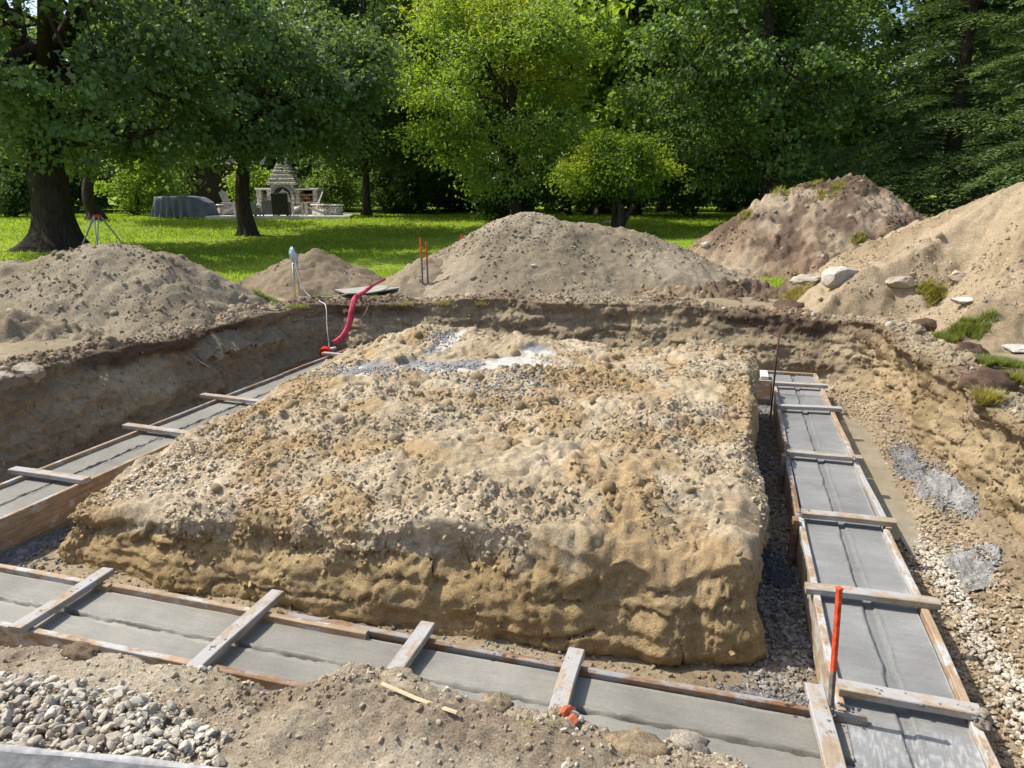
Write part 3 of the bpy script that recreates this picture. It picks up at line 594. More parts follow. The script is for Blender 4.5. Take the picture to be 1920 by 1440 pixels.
heap('dirt_pile', [(795, 482, 13.2), (830, 484, 13.2), (850, 492, 13.2)], 'lowest dirt mound beside the pair of orange-topped stakes', (.27, .22, .15), (.33, .27, .185), .6, .1, seed=120, clods=900)
heap('dirt_pile', [(850, 470, 13.6), (900, 438, 13.9), (955, 407, 14), (1000, 400, 14), (1080, 410, 14), (1130, 420, 14), (1200, 432, 14), (1260, 455, 14), (1330, 490, 13.8), (1400, 518, 13.5)], 'widest smooth grey-tan dirt pile behind the middle of the far bank', GREY_A, (.375, .315, .225), .64, .35, seed=130, clods=5500, big=30, rough=.8)
TOPS, top_h = heap('topsoil_pile', [(1400, 400, 17), (1450, 362, 17), (1500, 348, 17), (1550, 333, 17), (1600, 325, 17), (1630, 347, 17), (1665, 388, 16.8), (1700, 410, 16.6)], 'tallest lumpy brown topsoil pile with tufts of grass on it', (.28, .20, .132), (.42, .335, .235), .82, .25, seed=140, rough=1.5, clods=7000, dark=(.125, .085, .06), big=70)
RPIL, rp_h = heap('dirt_pile', [(1690, 470, 14.2), (1760, 424, 13.2), (1830, 384, 12), (1920, 352, 11), (2010, 325, 10.4), (2120, 318, 10), (2280, 340, 9.5), (2450, 420, 9)], 'sunlit yellow-tan dirt pile running out of frame on the right', (.345, .268, .17), (.44, .352, .235), .62, .3, seed=150, clods=7000, big=60, rough=1.15)
heap('dirt_pile', [(1120, 552, 12.3), (1220, 545, 12.4), (1320, 536, 12.5), (1410, 530, 12.5), (1490, 536, 12.4), (1560, 545, 12.2), (1630, 548, 11.9)], 'lumpy brown ridge of soil along the far rim left of the white boulders', (.30, .225, .15), (.40, .315, .21), .32, .1, step=.035, seed=170, clods=2500, dark=(.15, .105, .07), big=50, rough=1.9)
HEAPS = []
def surf(a, b):
    a, b = np.atleast_1d(np.asarray(a, float)), np.atleast_1d(np.asarray(b, float)); z = ground_z(a, b)
    for h_ in HEAPS: z = np.maximum(z, h_(a, b))
    return z
def HIT(u, v, lo=2., hi=40.):        # first point of the terrain in the direction of a photo pixel
    d, dy = ray(u, v); t = np.linspace(lo, hi, 450)/dy; a, b, z = d[0]*t, d[1]*t, EYE+d[2]*t; k = np.argmax(z < surf(a, b)); return np.array([a[k], b[k], float(surf(a[k], b[k])[0])])
HEAPS += HFUN
# loose rubble along the rims
r_ = np.random.default_rng(91); grit(mk_w, 1900, .005, .038, 5., 92, (np.where(tl > .03, 1., .10+.25*rightness*sst(fbm(bx, by, zz, f=2, o=2, s=35), 0, .5))+.5*(1-sst(tw, .03, .12))*(tl == 0)).ravel(), 'rubble')
i = r_.choice(len(lipP), 260); P = lipP[i]; w = P[:, 1] > 3
pieces('clod', P[w], .025+.05*r_.random(w.sum())**2, PAL_TAN, 'clod', M['clod'], mk_w, 93)
# crumbs fallen from the banks onto the pit floor
grit(FLOOR_O, 700, .004, .026, 4., 94)

# ------------------------------------------------------------------ poured footing
FOOT = empty('concrete_footing', (0, 0, Z_FLOOR)); tag(FOOT, 'freshly poured wet grey concrete footing running round the pit inside wooden forms', 'footing')
def strip(a0, a1, b0, b1, along, colA, colB, seed, groove=.0, gw=.018, extra=None, speck=None):
    sa, sb = (.028, .008) if along == 'a' else (.008, .028)
    xs = np.linspace(a0, a1, int((a1-a0)/sa)+2); ys = np.linspace(b0, b1, int((b1-b0)/sb)+2)
    x, y = np.meshgrid(xs, ys, indexing='ij'); s, c = (x, y) if along == 'a' else (y, x)
    mid = (b0+b1)/2 if along == 'a' else (a0+a1)/2
    cc = c-mid-groove-.0025*fbm(s, s*0, f=2.5, o=3, s=seed); w = gw*(1+.35*fbm(s, s*0+4, f=9, o=2, s=seed+1))
    g = 1-sst(np.abs(cc), w*.6, w*1.05); ridge = np.exp(-((np.abs(cc)-w*1.35)/.010)**2)
    z = Z_CONC+.0025*fbm(x, y, f=5, o=3, s=seed+2)-(.012 if seed == 201 else .030)*g+ridge*(.006+.012*np.clip(fbm(x, y, f=38, o=2, s=seed+3), -.3, 1))*(.35 if seed == 201 else 1)
    if extra:
        g2 = 0
        for lo, hi, bm in extra: g2 = np.maximum(g2, (1-sst(np.abs(y-bm-.005*fbm(x, x*0, f=8, o=2, s=7)), .012, .02))*((x > lo) & (x < hi)))
        z = z-.018*g2; g = np.maximum(g, g2)
    col = mixc(colA, colB, sst(fbm(x, y, f=1.1, o=4, s=seed+4), -.4, .4)); col = mixc(col, np.array(colA)*(.86 if seed == 201 else .28), g*.95)  # keyway groove darkened by colour, in place of the shadow it lacks
    if seed == 201: ln_ = np.exp(-((cc+w*.9)/.0055)**2)+.55*np.exp(-((cc-w*.9)/.004)**2); z = z-.012*np.clip(ln_, 0, 1); col = mixc(col, np.array(colA)*.35, np.clip(ln_*(.7+.5*fbm(x, y, f=9, o=2, s=3)), 0, .9)); col = mixc(col, np.array(colA)*.8, ridge*.6)
    edge = np.minimum(np.minimum(x-a0, a1-x), np.minimum(y-b0, b1-y)); col = mixc(col, np.array(colB)*1.25, (1-sst(edge+.012*fbm(x, y, f=14, o=3, s=seed+5), .0, .02))*.5)
    if speck is not None: col = mixc(col, (.40, .41, .42), sst(vn(x*120, y*120, s=3)+.6*vn(x*230, y*230, s=8), -.1, .7)*sst(speck[1]-y, 0, .15)*.7)
    V = np.stack([x, y, z-Z_FLOOR], -1)
    # skirt down to the pit floor keeps the pour solid
    n, m = x.shape; base = V.reshape(-1, 3); per = np.r_[np.arange(n)*m, (n-1)*m+np.arange(1, m), (np.arange(n-2, -1, -1))*m+m-1, np.arange(m-2, 0, -1)]
    low = base[per].copy(); low[:, 2] = .0; k = len(base); L = len(per); nxt = np.roll(np.arange(L), -1)
    sk = np.stack([per, per[nxt], k+nxt, k+np.arange(L)], 1)
    return mk('concrete_strip', np.vstack([base, low]), np.vstack([grid_faces(n, m), sk]), M['concrete'], FOOT, np.vstack([col.reshape(-1, 3), col.reshape(-1, 3)[per]]))
HT = .019
FIA, FOA, FIB, FOB, LOA, LIA, FARO, FARI = .60, 1.135, 3.04, 2.56, -5.33, -4.76, 9.78, 9.24
WARM = ((.205, .194, .163), (.243, .231, .196)); COOL = ((.215, .215, .203), (.243, .241, .228))
strip(FIA+HT, FOA-HT, FOB+HT, FARO-HT, 'b', *COOL, 201, 0, .026, [(FIA+.01, .86, 2.79)], (0, 3.12))
strip(LIA+HT, FIA+HT-.001, FOB+HT, FIB-HT, 'a', *WARM, 202, -.015, .016)
strip(LOA+HT, LIA+HT-.001, FOB+HT, FARO-HT, 'b', *WARM, 203, 0, .016)
strip(LIA+HT, FIA+HT-.001, FARI+HT, FARO-HT, 'a', *COOL, 204, 0, .016)

# form boards: 38 x 235 mm planks on edge, one object per plank
def plank(name, p0, p1, w, h, mat, ztop, seed, warp=.006, label=None, cat=None, group=None, tilt=0, roll=0):
    p0, p1 = np.array(p0, float), np.array(p1, float); L = np.linalg.norm(p1-p0); n = max(2, int(L/.12)); ang = math.atan2(p1[1]-p0[1], p1[0]-p0[0])
    bv = .004; prof = [(-w/2+bv, -h), (w/2-bv, -h), (w/2, -h+bv), (w/2, -bv), (w/2-bv, 0), (-w/2+bv, 0), (-w/2, -bv), (-w/2, -h+bv)]
    V = []; F = []
    for i in range(n+1):
        s = L*i/n-L/2; dy = warp*math.sin(3.1*i/n+seed)+warp*.4*math.sin(9*i/n+seed*2); dz = warp*.4*math.sin(5*i/n+seed*3)
        for (yy, zz_) in prof: V.append((s, yy+dy, zz_+dz))
    for i in range(n):
        for k in range(8): F.append((i*8+k, (i+1)*8+k, (i+1)*8+(k+1) % 8, i*8+(k+1) % 8))
    F += [tuple(range(7, -1, -1)), tuple(n*8+k for k in range(8))]
    mb = MB(); mb.add(V, F); o = mb.build(name, mat); c = (p0+p1)/2; o.location = (c[0], c[1], ztop); o.rotation_euler = (roll, tilt, ang)
    tag(o, label, cat, group); return o
GB = 'form boards around the footing'
def board(p0, p1, mat, label, seed, dz=0, h=.235): return plank('form_board', p0, p1, .038, h, M[mat], Z_FORM+dz, seed, .006, label, 'plank', GB)
board((-5.28, FIB), (-3.30, FIB+.002), 'form', 'clean tan inner form board of the front footing at the left frame edge', 1)
board((-3.28, FIB+.004), (-1.66, FIB-.012), 'form', 'tan inner form board of the front footing ending beside a darker board', 2, .004)
board((-2.15, FIB+.03), (.70, FIB+.008), 'form_dark', 'dark mud-stained inner form board along the front footing up to the right corner', 3, -.006)
board((-6.0, FOB), (-2.34, FOB), 'form', 'outer form board of the front footing with its tall side in view, lower left', 4)
board((-2.32, FOB+.006), (1.16, FOB), 'form_dark', 'outer form board of the front footing mostly buried by the near dirt', 5)
board((FIA, 3.06), (FIA, 5.14), 'form', 'twisted tan inner form board of the right footing behind the orange stake', 6, .004)
board((FIA-.012, 5.0), (FIA-.008, 6.9), 'form_dark', 'middle inner form board of the right footing, in the shade of the earth block', 7)
board((FIA, 6.92), (FIA+.005, 9.18), 'form', 'farthest inner form board of the right footing with orange-brown edge', 8)
board((FOA, 1.9), (FOA, 3.16), 'form', 'short outer form board at the bottom right corner of the footing', 9)
board((FOA+.004, 3.18), (FOA, 5.1), 'form', 'straight tan outer form board beside the white stones in the right trench', 10)
board((FOA+.012, 5.12), (FOA+.002, 6.9), 'spread', 'chalky white outer form board beside the muddy puddle', 11)
board((FOA, 6.92), (FOA, 9.80), 'form', 'farthest outer form board of the right footing below the sunlit bank', 12)
board((LOA, 2.5), (LOA, 5.6), 'form', 'outer form board of the left footing nearest the left frame edge', 13)
board((LOA-.004, 5.62), (LOA, 7.9), 'form_dark', 'long weathered outer form board of the left footing below the shaded bank', 14)
board((LOA, 7.92), (LOA, FARO), 'form_dark', 'far outer form board of the left footing near the red cap', 15)
board((LIA, 3.06), (LIA, 5.3), 'form', 'inner form board of the left footing with a tall brown side, left frame edge', 16)
board((LIA, 5.32), (LIA, 9.2), 'form_dark', 'inner form board of the left footing running on behind the earth block', 17)
board((-5.3, FARO+.02), (-2, FARO+.02), 'form_dark', 'form board closing the far left corner of the footing', 18)
board((-1.98, FARO+.02), (1.12, FARO+.02), 'form', 'form board closing the far right end of the footing', 19)
board((-4.7, FARI), (.58, FARI), 'form', 'brown inner form board of the far footing showing beside the rusty rod', 20)
GS = 'spreader boards nailed across the forms'
def spreader(p0, p1, label, seed, mat='spread', w=.08, dz=.0, roll=0, tilt=0):
    return plank('spreader_board', p0, p1, w, .038, M[mat], Z_FORM+.0405+dz, seed, .004, label, 'plank', GS, tilt, roll)
spreader((-3.41, 3.14), (-3.37, 2.50), 'leftmost spreader board lying across the front footing', 1)
spreader((-2.30, 3.20), (-2.28, 2.48), 'second spreader board from the left across the front footing, brownish', 2)
spreader((-1.37, 3.14), (-1.36, 2.50), 'spreader board with its near end buried behind the dirt berm, middle of front footing', 3)
spreader((-.585, 3.13), (-.575, 2.48), 'cement-splashed spreader board above the orange brick piece', 4)
spreader((.50, 3.16), (.535, 2.40), 'whitest spreader board at the right corner, left of the orange stake', 5, dz=.002)
spreader((.535, 4.09), (1.22, 4.11), 'spreader board crossing right behind the orange stake top', 6)
spreader((.60, 3.19), (1.16, 3.18), 'mud-caked spreader board just past the foot of the orange stake', 7, dz=.002)
spreader((.60, 5.165), (1.20, 5.185), 'spreader board halfway along the right footing beside grey spilled concrete', 8)
spreader((.585, 6.485), (1.18, 6.49), 'grey spreader board at the near end of the puddle', 9)
spreader((.585, 8.0), (1.215, 8.06), 'second farthest spreader board of the right footing, beside the puddle', 10)
spreader((.585, 9.02), (1.19, 9.06), 'farthest spreader board of the right footing next to the rusty rod', 11)
spreader((-5.47, 4.28), (-4.70, 4.25), 'white spreader board on the left footing nearest the frame edge', 12)
spreader((-5.50, 5.50), (-4.70, 5.46), 'tan spreader board halfway along the left footing', 13)
spreader((-5.55, 6.67), (-4.70, 6.6), 'third spreader board of the left footing partly behind the earth block', 14)
spreader((-5.42, 9.05), (-4.60, 9.0), 'pale spreader board beside the red cap at the far left corner', 15)
plank('lumber_offcut', (.50, 9.25), (.50, 9.6), .09, .04, M['white'], Z_FORM+.045, 3, 0, 'short white block of lumber at the far end of the inner form', 'board')
# nails heads and cement lumps caught on the boards
r_ = np.random.default_rng(220); Pn = []
for (x0, y0, x1, y1) in ((-3.4, 3.05, -3.38, 2.6), (-2.3, 3.05, -2.28, 2.6), (1.1, 3.19, 1.16, 3.05), (.58, 5.1, .64, 5.2), (.56, 6.45, .64, 6.5), (1.08, 6.4, 1.16, 6.5), (.3, 3.05, .68, 3.03), (-1.3, 3.05, -.6, 3.03), (.52, 2.6, .54, 3.0), (.7, 3.18, 1.1, 3.18)):
    t = r_.random(28); Pn.append(np.stack([x0+(x1-x0)*t+r_.normal(0, .012, 28), y0+(y1-y0)*t+r_.normal(0, .02, 28), np.full(28, Z_FORM+.036)], 1))
Pn = np.vstack(Pn); o = scatter('cement_lumps', Pn, .004+.010*r_.random(len(Pn))**2, CLODS, (.24, .24, .235), M['clod'], FOOT, True, 1, 221); o.location = (0, 0, -Z_FLOOR)
for k, (x0, y0, z0, sz) in enumerate(((1.16, 3.12, Z_FORM+.01, .035), (1.14, 3.08, Z_FORM-.03, .03), (1.17, 3.16, Z_FORM+.04, .025))):
    oo = piece('cement_lump', (x0, y0, z0-Z_FLOOR), sz, (0, 0, k), k, [(.23, .23, .225)], 'clod', M['clod'], FOOT)
for (x0, b0, n) in ((FIA-.05, 5.02, .45), (FIA-.05, 6.35, .45)):
    mb = MB(); mb.box((0, 0, -.19), (.036, .075, .42), bev=.003); o = mb.build('form_stake', M['form_dark']); o.location = (x0, b0, Z_FORM+.02); o.rotation_euler = (0, .03, .05)
    tag(o, 'short wooden stake holding the inner form board %s' % ('near the middle spreader' if b0 < 6 else 'beside the farther grey spreader'), 'stake')

# ------------------------------------------------------------------ gravel, water and spills on the trench floor
BED = empty('gravel_bed', (1.45, 5.5, Z_FLOOR)); tag(BED, 'crushed stone covering the floor of the right trench', 'gravel')
r_ = np.random.default_rng(230)
def bed_pts(n, a0, a1, b0, b1): return r_.uniform(a0, a1, n), r_.uniform(b0, b1, n)
xs, ys = [], []
for n, a0, a1, b0, b1 in ((6800, 1.16, 1.82, 2.3, 6.0), (1900, 1.2, 1.85, 6, 9.9), (3300, .22, .58, 2.9, 5.4), (1000, .3, .58, 5.4, 9), (1200, -4.7, -4.3, 3.0, 6), (900, 1.1, 1.8, 9.5, 10.3), (900, -5.7, -5.3, 8.6, 10.2)):
    a, b = bed_pts(n, a0, a1, b0, b1); xs.append(a); ys.append(b)
x, y = np.concatenate(xs), np.concatenate(ys); band = np.exp(-((x-(1.50-.02*(y-5)))/.10)**2)*sst(6.3-y, 0, 1)
w = (r_.random(len(x)) < .55+.6*band) & ~((x > 1.2) & (x < 1.55) & (y > 5.9) & (y < 8.6)); x, y, band = x[w], y[w], band[w]
sz = .011+.014*r_.random(len(x)); inn = x < .6
pal = np.array(PAL_TAN)[r_.integers(0, 10, len(x))]*.92; pw = np.array(PAL_WHITE)[r_.integers(0, 10, len(x))]; pg = np.array([(.24, .225, .2), (.3, .28, .25), (.17, .15, .13), (.36, .34, .31)])[r_.integers(0, 4, len(x))]
iw = (band > r_.uniform(.25, .9, len(x))); cl = np.where(iw[:, None], pw, np.where(inn[:, None], pg, pal))
P = np.stack([x, y, floor_h(x, y)+.006+.02*band], 1); dist = np.hypot(x, y)+(~((x > 1.15) & (y < 6)))*100
order = np.argsort(dist-sz*60); bigi = order[:300]; rest = order[300:]
nr_ = rest[dist[rest] < 50]; fr_ = rest[dist[rest] >= 50]
scatter('gravel', P[nr_]-np.array(BED.location), sz[nr_], ROCKS_LO, cl[nr_], M['stone'], BED, False, 1, 231)
scatter('gravel', P[fr_]-np.array(BED.location), sz[fr_], CRUMBS, cl[fr_], M['stone'], BED, False, 1, 234)
wi = bigi[iw[bigi]]; ti = bigi[~iw[bigi]]
pieces('stone', P[wi]-np.array(BED.location), sz[wi]*1.25, PAL_WHITE, 'rock', M['stone'], BED, 232)
pieces('stone', P[ti]-np.array(BED.location), sz[ti]*1.25, PAL_TAN, 'rock', M['stone'], BED, 233)
# puddle
th = np.linspace(0, 2*np.pi, 120, endpoint=False); pr = 1+.18*fbm(np.cos(th)*1.5, np.sin(th)*1.5, f=1.6, o=3, s=5)
V = np.stack([1.40+.22*np.cos(th)*pr+.02, 7.2+1.75*np.sin(th)*pr, np.full(120, Z_FLOOR+.002)], 1); V = np.vstack([V, [[1.42, 7.2, Z_FLOOR+.002]]])
tag(mk('puddle_water', V, np.array([(i, (i+1) % 120, 120) for i in range(120)]), M['water']), kind='structure')
# grey concrete spilled on the stones
def blob(u, v, sx, sy, h, label, seed, col=(.29, .285, .272), z0=Z_FLOOR+.02, rot=0, nm='concrete_spill'):
    c = PZ(u, v, z0); g = np.linspace(-1.35, 1.35, 110); gx_, gy_ = np.meshgrid(g, g, indexing='ij'); rr_ = np.hypot(gx_, gy_)+.5*fbm(gx_, gy_, f=1.4, o=3, s=seed)+.22*fbm(gx_, gy_, f=6, o=3, s=seed+7)
    hz = h*np.clip(1-rr_, 0, 1)**.7+.25*h*fbm(gx_, gy_, f=3, o=2, s=seed+1)+.22*h*fbm(gx_, gy_, f=9, o=3, s=seed+2)-.03*sst(rr_, .95, 1.1)
    ca, sa = math.cos(rot), math.sin(rot); xx, yy = gx_*sx, gy_*sy; xx, yy = xx*ca-yy*sa, xx*sa+yy*ca
    zf = floor_h(c[0]+xx, c[1]+yy)-c[2]+.008
    F = grid_faces(110, 110); ok = (rr_ < 1.12).ravel(); F = F[ok[F].all(1)]; used = np.unique(F); re = np.full(rr_.size, -1); re[used] = np.arange(len(used))
    cl = mixc(np.array(col)*.8, np.array(col)*1.25, sst(fbm(gx_, gy_, f=4, o=3, s=seed+3), -.4, .4))
    o = mk(nm, np.stack([xx, yy, hz+zf], -1).reshape(-1, 3)[used], re[F], M['spill'], None, cl.reshape(-1, 3)[used]); o.location = c; tag(o, label, 'concrete spill', 'grey concrete spilled in the trenches')
    rq = np.random.default_rng(seed); nq = 900; aq = rq.uniform(0, 6.283, nq); qq = rq.normal(.7, .33, nq); xq, yq = np.cos(aq)*qq*sx, np.sin(aq)*qq*sy; xq, yq = xq*ca-yq*sa, xq*sa+yq*ca
    scatter('splatter', np.stack([xq, yq, floor_h(c[0]+xq, c[1]+yq)-c[2]+.016], 1), .005+.012*rq.random(nq)**2, CRUMBS, np.array(col)*rq.uniform(.8, 1.5, (nq, 1)), M['clod'], o, True, 1, seed); return o
blob(1760, 935, .15, .55, .02, 'long splash of grey concrete on the trench stones by the puddle end', 240)
blob(1805, 1073, .17, .24, .035, 'rounded heap of dark grey concrete on the white stones', 241)
blob(1450, 1062, .10, .24, .03, 'dark grey concrete dropped between the earth block and the right form', 242, (.12, .125, .135), rot=.2)
blob(1430, 1315, .28, .07, .02, 'grey cement smear against the inner form at the right corner', 243, (.2, .195, .185))
blob(1700, 880, .10, .5, .015, 'thin grey concrete film at the edge of the muddy puddle', 244, (.2, .2, .2))
blob(45, 1030, .12, .30, .04, 'grey concrete crumbs in the left trench below the brown form board', 245, (.26, .255, .245))

# ------------------------------------------------------------------ near bank: stones, slab, brick, lath
GRV = empty('gravel_heap', (-1.75, 1.55, 0)); tag(GRV, 'heap of pale crushed stone on the near bank, lower left', 'gravel')
r_ = np.random.default_rng(250); n = 4200
gp = np.array([PZ(u, v, 0)[:2] for u, v in ((-60, 1270), (130, 1290), (300, 1330), (410, 1375), (440, 1440), (300, 1480), (-150, 1480), (-150, 1330))])
x = r_.uniform(-2.8, -.9, n*3); y = r_.uniform(1.0, 2.0, n*3); x2, y2 = x+.05*fbm(x, y, f=6, o=2, s=4), y+.05*fbm(x, y, f=6, o=2, s=5)
ins = in_poly(x2, y2, gp); x, y = x[ins], y[ins]
hp = .0+.035*np.exp(-((x+1.95)/.5)**2-((y-1.52)/.18)**2); lay = r_.random(len(x))
sz = .006+.019*r_.random(len(x))**2.2; P = np.stack([x, y, near_h(x, y)+hp*(.4+.9*lay)+sz*.3], 1)
order = np.argsort(-(sz*2+P[:, 2]*.8)); bg_, rs_ = order[:290], order[290:]
pieces('stone', P[bg_]-np.array(GRV.location), sz[bg_]*1.12, PAL_WHITE, 'rock', M['stone'], GRV, 251)
scatter('gravel', P[rs_]-np.array(GRV.location), sz[rs_], ROCKS_LO, np.array(PAL_WHITE)[r_.integers(0, 10, len(rs_))], M['stone'], GRV, False, 1, 252)
LOOSE = empty('loose_stones', (-.6, 1.7, 0)); tag(LOOSE, 'loose pale stones and crumbs scattered over the near dirt bank', 'stones')
n = 1700; x = r_.uniform(-2.7, .7, n); y = r_.uniform(1.2, 2.15, n); w = (fbm(x, y, f=2.5, o=3, s=60)+.4*sst(x, -1.3, -.8)*sst(y, 1.75, 1.95) > .12); x, y = x[w], y[w]
sz = .006+.018*r_.random(len(x))**2; P = np.stack([x, y, near_h(x, y)+sz*.25], 1)-np.array(LOOSE.location); k = min(170, len(x)//2)
pieces('stone', P[:k], sz[:k]*1.1, PAL_WHITE, 'rock', M['stone'], LOOSE, 253)
scatter('pebbles', P[k:], sz[k:]*.8, ROCKS_LO, np.array(PAL_WHITE)[r_.integers(0, 10, len(x)-k)], M['stone'], LOOSE, False, 1, 254)
def boulder(u, v, size, label, seed, col, z=None, D=None, sc=(1, .7, .6), rz=0, mat='stone', nm='boulder', cat='boulder', sink=.38, kind='rock'):
    p = HIT(u, v) if D == 'hit' else PD(u, v, D) if D else PZ(u, v, z or 0)
    if D is None: p[2] = float(near_h(p[:1], p[1:2])[0])-.01
    V, F = rock_shape(seed, ICO3, 12, .9, (.5, .82)) if kind == 'rock' else clod_shape(seed, ICO3, .02)
    V = V/np.abs(V).max(0)*np.array(sc)*size; V = V+(.06*size*fbm(V[:, 0]/size, V[:, 1]/size, V[:, 2]/size, f=2.5, o=4, s=seed)[:, None])*V/np.linalg.norm(V, axis=1)[:, None]
    if kind != 'rock': V = V*(1+.22*lump(V[:, 0]/size, V[:, 1]/size, V[:, 2]/size, f=1.6, o=3, s=seed)[:, None]+.12*fbm(V[:, 0]/size, V[:, 1]/size, V[:, 2]/size, f=5, o=3, s=seed+4)[:, None])
    cl = mixc(np.array(col)*.85, np.array(col)*1.12, sst(fbm(V[:, 0]/size, V[:, 1]/size, V[:, 2]/size, f=2, o=3, s=seed+1), -.4, .4))
    o = mk(nm, V, F, M[mat], None, cl, kind != 'rock'); o.location = (p[0], p[1], p[2]+size*sc[2]*(1-2*sink)*.5); o.rotation_euler = (0, 0, rz); tag(o, label, cat); return o
boulder(1195, 1412, .075, 'largest round dirt clod at the bottom edge of the near bank', 301, (.44, .34, .22), .03, sc=(1.2, .8, .75), mat='soil', nm='dirt_clod', cat='clod', kind='clod')
boulder(1290, 1395, .05, 'pale lumpy clod on the near bank tip beside the front footing', 302, (.52, .46, .37), .03, sc=(1.3, .9, .8), mat='soil', nm='dirt_clod', cat='clod', kind='clod')
boulder(930, 1308, .045, 'tan clod sitting on the crest of the near berm', 303, (.46, .37, .24), .06, sc=(1.2, .9, .8), mat='soil', nm='dirt_clod', cat='clod', kind='clod')
boulder(150, 1212, .05, 'brown lump of dirt at the left end of the near bank', 304, (.27, .2, .13), .03, sc=(1.5, .8, .7), mat='soil', nm='dirt_clod', cat='clod', kind='clod')
boulder(750, 1280, .05, 'low crumbly clod at the left end of the near berm', 305, (.46, .38, .26), .04, sc=(1.6, 1, .5), mat='soil', nm='dirt_clod', cat='clod', kind='clod')
for k, (u, v, s_, rz) in enumerate(((1066, 1340, .03, .5), (1075, 1362, .026, 1.2))):
    V, F = rock_shape(320+k, ICO2, 8, .8); o = mk('brick_piece', V*s_, F, M['brick'], None, None, False); p = PZ(u, v, .05); o.location = (p[0], p[1], float(near_h(np.array([p[0]]), np.array([p[1]]))[0])+.014); o.rotation_euler = (.5, .2, rz)
    tag(o, 'orange broken brick piece on the near berm, the %s of two' % ('farther' if k == 0 else 'nearer'), 'brick')
pa, pb = PZ(718, 1318, .04), PZ(858, 1372, .04); lz = [float(near_h(np.array([q[0]]), np.array([q[1]]))[0])+.015 for q in (pa, pb)]
o = plank('wood_lath', pa[:2], pb[:2], .016, .008, M['stakewood'], max(lz)+.012, 3, .003, 'thin splintered wood lath lying on the near bank', 'wood', tilt=0.02)
o.data.materials[0] = simple('pale_lath', (.55, .43, .27), .8, .2)
# grey slab, bottom left
e0, e1 = PZ(-40, 1386, .05), PZ(470, 1440, .05); dirv = (e1-e0)/np.linalg.norm(e1-e0); nb = np.array([dirv[1], -dirv[0], 0])
SL = empty('concrete_slab', (e0[0], e0[1], 0)); tag(SL, 'dark grey slab with a pale rounded edge cut by the bottom left corner', 'slab')
L = 1.15; ang = math.atan2(dirv[1], dirv[0])
mb = MB(); mb.box((L/2, -.42, 0.0), (L*1.6, .80, .10)); mb.build('slab_top', M['slab'], SL)
mb = MB(); mb.tube([(-L*.3+L*1.6*t, -.0185+.003*math.sin(17*t), .036+.002*math.sin(31*t)) for t in np.linspace(0, 1, 40)], .019, 10); mb.build('slab_edge', M['slabedge'], SL, True)
SL.rotation_euler = (0, 0, ang)

# ------------------------------------------------------------------ boulders and sod on the right rim
boulder(1572, 530, .30, 'white boulder at the foot of the topsoil pile, larger half of a pair', 331, (.46, .425, .36), D='hit', sc=(1.0, .7, .6), rz=.2)
boulder(1518, 536, .26, 'flatter pale boulder touching the left of the big white boulder', 332, (.42, .375, .30), D='hit', sc=(1.2, .8, .45), rz=.1)
boulder(1690, 548, .2, 'broken pale rock slab at the foot of the right dirt pile', 333, (.4, .35, .27), D='hit', sc=(1.2, .7, .5), rz=.4)
boulder(1795, 533, .2, 'boulder with a white top and brown side on the right dirt pile', 334, (.4, .34, .25), D='hit', sc=(1.1, .7, .5), rz=-.2)
boulder(1810, 566, .14, 'small flat white stone below the brown-sided boulder on the right', 335, (.56, .52, .44), D='hit', sc=(1.4, .8, .4))
boulder(1905, 657, .14, 'flat pale stone in the grass at the right frame edge', 336, (.52, .48, .42), D='hit', sc=(1.3, .8, .35))
boulder(1140, 418, .2, 'single pale boulder on the crest of the wide dirt pile', 337, (.5, .47, .41), D='hit', sc=(1.3, .8, .5))
boulder(1320, 470, .14, 'small stone at the left foot of the topsoil pile', 338, (.5, .46, .4), D='hit')
boulder(1880, 1035, .11, 'round brown clod stuck in the base of the right bank', 339, (.26, .2, .12), D=5.4, sc=(1, .9, .9), mat='soil', nm='dirt_clod', cat='clod', kind='clod')
boulder(1000, 505, .06, 'small white stone on the front slope of the wide dirt pile', 340, (.6, .58, .53), D='hit')
boulder(55, 706, .14, 'grey rounded rock on the left rim at the frame edge', 341, (.34, .29, .22), D='hit', sc=(1.2, .9, .7))
boulder(12, 714, .09, 'smaller pale rock on the left rim at the frame edge', 342, (.38, .33, .26), D='hit', sc=(1.2, .9, .7))
